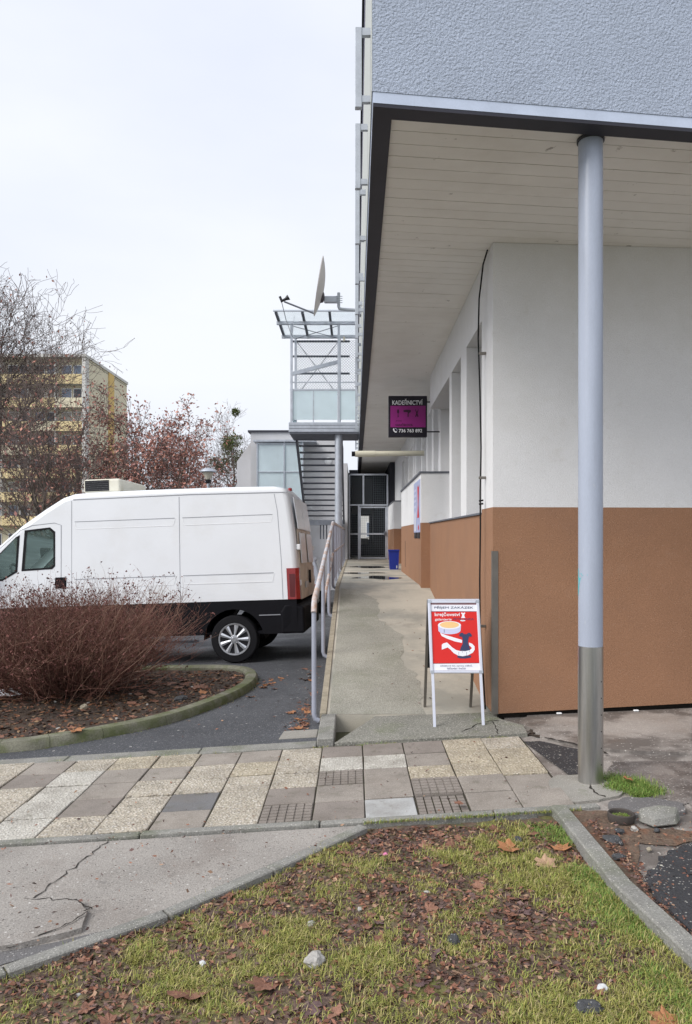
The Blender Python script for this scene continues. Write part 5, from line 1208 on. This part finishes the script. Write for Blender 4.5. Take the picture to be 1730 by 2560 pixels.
# ------------------------------------------------------------------ grass
def in_verge(x, y): return inside(VBx, x, y)
def dens(x, y):
    n = mnoise.noise(Vector((x * 1.9 + 3, y * 1.9, 0))) * .55 + mnoise.noise(Vector((x * 5.2, y * 5.2 + 7, 2))) * .5 + mnoise.noise(Vector((x * 14, y * 14, 5))) * .25
    d = .50 + n * 1.45
    d -= .55 * smoothstep(3.75, 4.2, y + .12 * x) * (1 - smoothstep(.15, .9, x) * .35)
    d += .40 * smoothstep(.75, 1.1, x) * (1 - smoothstep(3.4, 4.2, y))
    d -= .40 * smoothstep(-.6, -1.3, x)
    return d
GC = [(.27, .275, .065), (.33, .31, .085), (.38, .34, .125), (.20, .25, .055), (.42, .35, .17), (.29, .295, .075)]
GG = [(.15, .27, .05), (.12, .22, .045), (.21, .29, .065), (.25, .28, .085)]
def blades(name, samples, label, zfn, seed, lmin=.008, lmax=.050, cols=None):
    r2 = np.random.RandomState(seed); n = len(samples); S = np.array(samples)
    z = np.array([zfn(x, y) for x, y in samples])
    a = r2.uniform(0, 2 * np.pi, n); ln = lmin + (lmax - lmin) * r2.beta(1.6, 2.6, n); lean = np.abs(r2.normal(1.0, .35, n)).clip(.05, 1.5); w = r2.uniform(.0009, .0020, n)
    dxy = np.stack([np.cos(a), np.sin(a)], 1); px_ = np.stack([-np.sin(a), np.cos(a)], 1)
    base = np.column_stack([S, z - .003]); 
    mid = base + np.column_stack([dxy * (ln * .45 * np.sin(lean * .6))[:, None], ln * .55 * np.cos(lean * .6)])
    tip = mid + np.column_stack([dxy * (ln * .6 * np.sin(lean * 1.25))[:, None], ln * .5 * np.cos(lean * 1.25)])
    W3 = np.column_stack([px_ * w[:, None], np.zeros(n)])
    Vv = np.stack([base - W3, base + W3, mid + W3 * .85, mid - W3 * .85, tip], 1).reshape(-1, 3)
    i0 = (np.arange(n) * 5)[:, None]; T = np.concatenate([i0 + np.array([[0, 1, 2]]), i0 + np.array([[0, 2, 3]]), i0 + np.array([[3, 2, 4]])])
    C = np.array(cols); ci = r2.randint(0, len(C), n); cc = C[ci] * r2.uniform(.7, 1.3, (n, 1)); cc = np.repeat(np.concatenate([cc, np.ones((n, 1))], 1), 5, 0)
    o = np_mesh(name, Vv, T, 'grass', colors=cc); tag(o, label, 'grass', kind='stuff'); return o
smp = []; r2 = random.Random(11)
while len(smp) < 72000:
    x = r2.uniform(-1.9, 1.30); y = r2.uniform(2.15, 4.32)
    if not in_verge(x, y): continue
    if r2.random() < max(0.06, min(1, dens(x, y) * 1.1)) ** 2.4:
        k = r2.randint(3, 9)
        for _ in range(k):
            xx = x + r2.gauss(0, .012); yy = y + r2.gauss(0, .012)
            if in_verge(xx, yy): smp.append((xx, yy))
blades('grass', smp, 'thin patchy yellow green winter grass on the verge', verge_z, 1, cols=GC)
smp2 = []
while len(smp2) < 5200:
    t = r2.random(); x = 1.13 + .11 * (1 - t) - abs(r2.gauss(0, .10)); y = 2.35 + 1.9 * t
    if in_verge(x, y) and mnoise.noise(Vector((x * 6, y * 3, 9))) > .0: smp2.append((x, y))
blades('green_grass', smp2, 'brighter green grass tufts beside the verge kerb', verge_z, 2, .02, .05, GG)
smp3 = []; TU = [(1.66, 4.86, .10), (1.75, 4.78, .10), (1.63, 4.72, .06), (1.80, 4.66, .07), (1.72, 4.60, .05)]
while len(smp3) < 5200:
    cx, cy, s_ = r2.choice(TU); x = cx + r2.gauss(0, s_ * .6); y = cy + r2.gauss(0, s_ * .6)
    if math.hypot(x - CX, y - CY) > .085: smp3.append((x, y))
blades('green_tuft', smp3, 'lush green grass tuft growing beside the column foot', lambda x, y: h0(x) - .002, 3, .018, .055, GG + [(.13, .20, .04)])
smp4 = [(r2.uniform(-4.9, 1.2), 0) for _ in range(2600)]; smp4 = [(x, fk(x) + 1.53 + r2.gauss(0, .012)) for x, _ in smp4 if mnoise.noise(Vector((x * 3, 0, 3))) > .02]
smp4 += [(x, fk(x) - .066 + r2.gauss(0, .008)) for x in [r2.uniform(.05, 1.3) for _ in range(900)]]
for _ in range(700):
    p = bc[r2.randint(16, len(bc) - 30)]; smp4.append((p[0] + .09 + r2.gauss(0, .012), p[1] - .03 + r2.gauss(0, .02)))
blades('joint_grass', smp4, 'sparse grass sprouting along the kerb joints', lambda x, y: (hp(x, y) if y > 6.3 else h0(x)) - .004, 4, .012, .035, GC + GG)

# ------------------------------------------------------------------ fallen leaves
def leaf_mesh(name, m, seed, sz=1.0):
    r3 = random.Random(seed); pts_ = []; lob = [(0, 1.0), (12, .82), (26, .66), (42, .86), (52, .95), (66, .74), (80, .60), (98, .72), (112, .80), (128, .62), (160, .46), (180, .16)]
    full = [(a, q) for a, q in lob] + [(360 - a, q) for a, q in reversed(lob[1:-1])]
    v = [(0, -.05, .02)]; curl = r3.uniform(.05, .35); fold = r3.uniform(-.25, .25)
    for a, q in full:
        q *= r3.uniform(.85, 1.15); x = q * math.sin(R(a)); y = q * math.cos(R(a)); v.append((x, y * .9, curl * (x * x + y * y) * .6 + fold * abs(x) * .5 + r3.uniform(-.05, .08)))
    v = [(x * sz, y * sz, z * sz) for x, y, z in v]; n = len(full); f = [(0, 1 + i, 1 + (i + 1) % n) for i in range(n)]
    nv = len(v); v += [(0, -.05 * sz, .02 * sz), (.02 * sz, -.05 * sz, .02 * sz), (.05 * sz, -.75 * sz, .06 * sz), (.03 * sz, -.75 * sz, .06 * sz)]; f.append((nv, nv + 1, nv + 2, nv + 3))
    me = bpy.data.meshes.new(name); me.from_pydata(v, [], f); me.materials.append(MM[m]); return me
LM = {k: [leaf_mesh('leaf', k, 10 * i + j) for j in range(3)] for i, k in enumerate(('leaf_orange', 'leaf_brown', 'leaf_pale', 'leaf_plum', 'leaf_wet'))}
r3 = random.Random(21)
def put_leaf(x, y, z, size, m, label, group=None):
    o = bpy.data.objects.new('fallen_leaf', r3.choice(LM[m])); COL.objects.link(o); o.location = (x, y, z + size * .05 + .004)
    o.rotation_euler = (r3.uniform(-.25, .25), r3.uniform(-.25, .25), r3.uniform(0, 6.28)); o.scale = (size, size, size); return tag(o, label, 'leaf', group)
put_leaf(.80, 3.92, verge_z(.80, 3.92), .082, 'leaf_orange', 'largest orange leaf on the grass near the tiled path')
put_leaf(.93, 3.72, verge_z(.93, 3.72), .070, 'leaf_pale', 'pale tan leaf just below the largest orange leaf')
put_leaf(1.06, 3.90, verge_z(1.06, 3.90), .060, 'leaf_orange', 'bright orange leaf against the verge kerb')
put_leaf(1.03, 2.50, verge_z(1.03, 2.50), .075, 'leaf_orange', 'orange leaf in the bottom right corner of the grass')
put_leaf(-.60, 2.78, verge_z(-.60, 2.78), .105, 'leaf_brown', 'big wet brown leaf on mud, left part of the grass')
put_leaf(-.335, 2.80, verge_z(-.335, 2.80), .08, 'leaf_brown', 'rust brown leaf upright in the centre of the grass')
put_leaf(-2.32, 6.31, hp(-2.3, 6.3) + .085, .085, 'leaf_orange', 'single orange leaf lying on the bed kerb')
put_leaf(-1.10, 8.0, hp(-1.1, 8), .06, 'leaf_orange', 'single orange leaf on asphalt outside the kerb bend')
put_leaf(.62, 4.48, h0(.62) + .02, .045, 'leaf_brown', 'brown leaf on the pale grey paving tile')
put_leaf(-.16, 2.66, verge_z(-.16, 2.66), .06, 'leaf_plum', 'plum coloured leaf near the white stone')
put_leaf(1.70, 4.77, h0(1.7) + .03, .05, 'leaf_orange', 'curled orange leaf lying in the green tuft by the column')
for k in range(95):
    while True:
        x = r3.uniform(-1.5, 1.1); y = r3.uniform(2.4, 4.2)
        if in_verge(x, y) and dens(x, y) < .55: break
    put_leaf(x, y, verge_z(x, y), r3.uniform(.022, .052), r3.choice(['leaf_brown', 'leaf_plum', 'leaf_brown', 'leaf_plum', 'leaf_brown', 'leaf_wet', 'leaf_wet']), 'small fallen brown leaf scattered on the grass verge', 'small leaves on the verge')
for k in range(135):
    while True:
        x = r3.uniform(-4.5, -1.3); y = r3.uniform(6.2, 9.3)
        if inside(bedp, x, y) and inside(bedp, x + .12, y - .12): break
    put_leaf(x, y, bed_z(x, y), r3.uniform(.035, .085), r3.choice(['leaf_brown', 'leaf_orange', 'leaf_wet', 'leaf_wet', 'leaf_brown', 'leaf_pale', 'leaf_plum']), 'fallen leaf on the dark soil of the planting bed', 'leaves in the planting bed')
for k in range(58):
    u = r3.random()
    if u < .45: x = -.42 - abs(r3.gauss(0, .06)); y = 6.45 + abs(r3.gauss(0, .25))
    elif u < .72: x = -1.02 + r3.gauss(0, .10); y = 8.9 + r3.gauss(0, .25)
    else: x = -.45 - abs(r3.gauss(0, .1)); y = r3.uniform(7, 10)
    put_leaf(x, y, hp(x, y), r3.uniform(.025, .055), r3.choice(['leaf_brown', 'leaf_orange', 'leaf_brown']), 'fallen leaf on the car park asphalt', 'leaves on the asphalt')
# fine litter of broken leaves and twigs
def litter(name, pts_, zfn, seed, label, smin, smax, cols):
    r4 = np.random.RandomState(seed); n = len(pts_); S = np.array(pts_); z = np.array([zfn(x, y) for x, y in pts_]); c = np.column_stack([S, z + .004])
    a = r4.uniform(0, 2 * np.pi, n); s_ = r4.uniform(smin, smax, n); asp = r4.uniform(.10, .55, n)
    e1 = np.column_stack([np.cos(a) * s_, np.sin(a) * s_, r4.uniform(-.35, .35, n) * s_]); e2 = np.column_stack([-np.sin(a) * s_ * asp, np.cos(a) * s_ * asp, r4.uniform(-.4, .4, n) * s_])
    Vv = np.stack([c - e1, c + e2, c + e1 * .9, c - e2], 1).reshape(-1, 3); Vv[:, 2] += np.abs(r4.normal(0, .002, len(Vv)))
    C = np.array(cols); cc = C[r4.randint(0, len(C), n)] * r4.uniform(.6, 1.35, (n, 1)); cc = np.repeat(np.concatenate([cc, np.ones((n, 1))], 1), 4, 0)
    o = np_mesh(name, Vv, np.arange(4 * n).reshape(-1, 4), 'litter', colors=cc); return tag(o, label, 'leaf litter', kind='stuff')
LC = [(.20, .085, .055), (.12, .062, .048), (.25, .115, .07), (.08, .05, .043), (.32, .20, .13), (.16, .10, .088)]
p1 = []
while len(p1) < 17000:
    x = r3.uniform(-1.8, 1.15); y = r3.uniform(2.2, 4.27)
    if in_verge(x, y) and r3.random() < max(.05, .95 - dens(x, y) * .95): p1.append((x, y))
litter('leaf_litter', p1, verge_z, 3, 'broken brown leaf litter on the verge soil', .005, .020, LC)
p2 = []
while len(p2) < 9000:
    x = r3.uniform(-5.0, -1.25); y = r3.uniform(5.9, 9.7)
    if inside(bedp, x, y): p2.append((x, y))
litter('bed_litter', p2, bed_z, 4, 'broken brown leaf litter on the planting bed', .008, .035, [(.14, .06, .035), (.08, .045, .035), (.20, .09, .045), (.05, .035, .03), (.22, .14, .08)])
p3 = [(r3.uniform(-3.2, 1.1), 0) for _ in range(260)]; p3 = [(x, r3.uniform(fk(x), fk(x) + 1.5)) for x, _ in p3]
p3 += [(-1.9 + r3.uniform(0, 1.9), 0) for _ in range(0)]
k = 0
while k < 330:
    x = r3.uniform(-2.2, -.05); y = r3.uniform(2.6, 4.25)
    if inside(poly, x, y): p3.append((x, y)); k += 1
for _ in range(420): p3.append((r3.uniform(1.25, 1.9), r3.uniform(3.4, 4.3)))
for _ in range(900):
    x = 1.27 + abs(r3.gauss(0, .05)); p3.append((x, r3.uniform(2.7, 4.2)))
litter('path_debris', p3, lambda x, y: h0(x) + .006, 5, 'scattered leaf scraps and twigs on the paving', .004, .016, LC)
p4 = []
for _ in range(240): x = -.40 - abs(r3.gauss(0, .10)); p4.append((x, 6.35 + abs(r3.gauss(0, 1.2))))
for _ in range(240): p4.append((r3.uniform(-3.5, -.4), r3.uniform(6.2, 10)))
p4 = [(x, y) for x, y in p4 if not inside(bedp, x, y) and y > ynear(x)]
litter('asphalt_debris', p4, lambda x, y: hp(x, y) + .003, 6, 'scattered leaf scraps on the car park asphalt', .005, .02, LC)
p5 = [(r3.uniform(.1, 1.15), 7 + abs(r3.gauss(0, 2))) for _ in range(60)]
litter('ramp_debris', p5, lambda x, y: zr(y) + .003, 7, 'scattered leaf scraps on the ramp', .005, .018, LC)

# ------------------------------------------------------------------ stones, ring, block and litter
def stone(name, x, y, z, sx, sy_, sz, m, label, seed, cat='stone', group=None):
    bm = bmesh.new(); bmesh.ops.create_icosphere(bm, subdivisions=3, radius=1)
    for v in bm.verts:
        n_ = 1 + .35 * mnoise.noise(v.co * 1.3 + Vector((seed * 3.1, 0, 0))) + .16 * mnoise.noise(v.co * 3.2 + Vector((0, seed, 0))) + .07 * mnoise.noise(v.co * 8 + Vector((seed, 0, 0)))
        v.co = Vector((v.co.x * sx * n_, v.co.y * sy_ * n_, v.co.z * sz * n_))
    me = bpy.data.meshes.new(name); bm.to_mesh(me); bm.free(); me.materials.append(MM[m]); o = bpy.data.objects.new(name, me); COL.objects.link(o); o.location = (x, y, z); o.rotation_euler = (0, 0, seed)
    return tag(o, label, cat, group)
def vst(x, y, s_, m, label, seed, fl=.6, cat='stone', group=None): return stone('stone', x, y, verge_z(x, y) + s_ * fl * .45, s_, s_ * .75, s_ * fl, m, label, seed, cat, group)
vst(-.155, 2.93, .045, 'stone_white', 'white stone lying in the middle of the grass', 1, .6)
vst(.395, 3.06, .030, 'stone_dark', 'dark asphalt lump on the grass, centre right', 2, .9)
vst(.80, 2.60, .05, 'stone_dark', 'dark wet asphalt lump at the bottom of the grass', 3, .45)
vst(-.19, 3.24, .020, 'stone_white', 'small white pebble above the white stone', 4)
vst(-.60, 2.99, .017, 'paper', 'crumpled white paper scrap on the mud', 5, .6, 'paper')
vst(.885, 2.72, .022, 'paper', 'small white paper scrap in the grass near the bottom right', 6, .6, 'paper')
vst(.155, 3.95, .016, 'litter_pink', 'pink plastic scrap on the leaf litter', 7, .6, 'litter')
vst(.02, 3.35, .014, 'stone_white', 'white pebble on brown soil left of the dark lump', 8)
vst(.33, 3.50, .014, 'stone_white', 'pale pebble above the dark asphalt lump', 9)
vst(-.94, 2.55, .014, 'stone_white', 'white chip in the lower left grass', 12)
vst(-1.02, 2.80, .010, 'stone_white', 'tiny white chip near the screed edging', 13)
vst(.86, 4.02, .028, 'stone_dark', 'dark stone beside the largest orange leaf', 14, .6)
def pst(x, y, s_, m, label, seed, fl=.6): return stone('stone', x, y, h0(x) + s_ * fl * .4, s_, s_ * .75, s_ * fl, m, label, seed)
pst(1.49, 4.06, .022, 'stone_white', 'white stone in front of the ring', 21); pst(1.40, 4.03, .026, 'stone_dark', 'dark stone left of the white stone by the ring', 22, .6); pst(1.60, 4.03, .020, 'stone_dark', 'small dark stone below the concrete chunk', 23)
pst(1.33, 3.92, .055, 'stone_dark', 'flat broken asphalt piece beside the verge kerb', 24, .35); pst(1.29, 3.72, .035, 'stone_dark', 'dark wet asphalt lump further down the verge kerb', 25, .45); pst(1.47, 3.80, .016, 'stone_tan', 'small tan pebble on the broken concrete', 26)
for i, (x, y) in enumerate(((1.75, 6.60), (2.42, 6.60), (3.05, 6.66))):
    o = B().box(x, x + .05, y + .0, y + .03, h0(x) + .009, h0(x) + .024).build('wall_spacer', 'pvc_white', bld, bevel=.008)
RG = thing('rubber_ring', (1.47, 4.20, h0(1.47)), 'dark rubber ring holding moss and grass', 'ring')
B().lathe([(.060, 0), (.070, .0), (.074, .02), (.072, .042), (.066, .046), (.060, .040), (.058, .01)], (1.47, 4.20, h0(1.47) - .002), n=36).build('rim', 'ring_rubber', RG, smooth=True)
B().lathe([(.001, .024), (.059, .018)], (1.47, 4.20, h0(1.47)), n=24).build('moss_soil', 'soil', RG)
rg = [(1.47 + r2.gauss(0, .028), 4.20 + r2.gauss(0, .028)) for _ in range(900)]; rg = [p for p in rg if math.hypot(p[0] - 1.47, p[1] - 4.2) < .056]
o = blades('moss', rg, None, lambda x, y: h0(x) + .02, 8, .006, .018, GG + [(.2, .22, .05)]); 
for kx in ('category', 'label'):
    if kx in o.keys(): del o[kx]
attach(o, RG)
CB = B().add([(1.555, 4.155, h0(1.55)), (1.60, 4.075, h0(1.6)), (1.74, 4.10, h0(1.74)), (1.79, 4.175, h0(1.79)), (1.69, 4.23, h0(1.7)), (1.57, 4.22, h0(1.57)), (1.56, 4.16, h0(1.55) + .05), (1.605, 4.09, h0(1.6) + .045), (1.735, 4.115, h0(1.74) + .055), (1.775, 4.18, h0(1.79) + .07), (1.685, 4.225, h0(1.7) + .07), (1.575, 4.215, h0(1.57) + .06)],
    [(5, 4, 3, 2, 1, 0), (6, 7, 8, 9, 10, 11)] + [(i, (i + 1) % 6, 6 + (i + 1) % 6, 6 + i) for i in range(6)]).build('concrete_chunk', 'kerb', bevel=.008); tag(CB, 'broken pale concrete chunk right of the rubber ring', 'concrete chunk')
stone('stone', -2.62, 7.35, bed_z(-2.62, 7.35) + .02, .04, .03, .032, 'stone_tan', 'crumpled clear cup beside the shrub base', 41, 'litter')
stone('stone', -1.78, 7.75, bed_z(-1.78, 7.75) + .02, .08, .05, .03, 'stone_dark', 'crumpled dark foil in the planting bed', 42, 'litter')
sn = flat_poly('snow_patch', [(x, y, bed_z(x, y) + .035) for x, y in blob(-3.85, 8.2, .55, .35, seed=4, rough=.4)], 'snow', None); tag(sn, 'thin patch of old snow left of the shrub', 'snow')
for i in range(14):
    x = r3.uniform(-3.6, -1.5); y = r3.uniform(6.5, 8.8)
    if inside(bedp, x - .1, y + .1) and inside(bedp, x + .15, y - .15): stone('stone', x, y, bed_z(x, y) + .008, r3.uniform(.012, .025), .014, .01, 'stone_white', 'small pale chip on the planting bed soil', 50 + i, 'stone', 'pale chips in the planting bed')
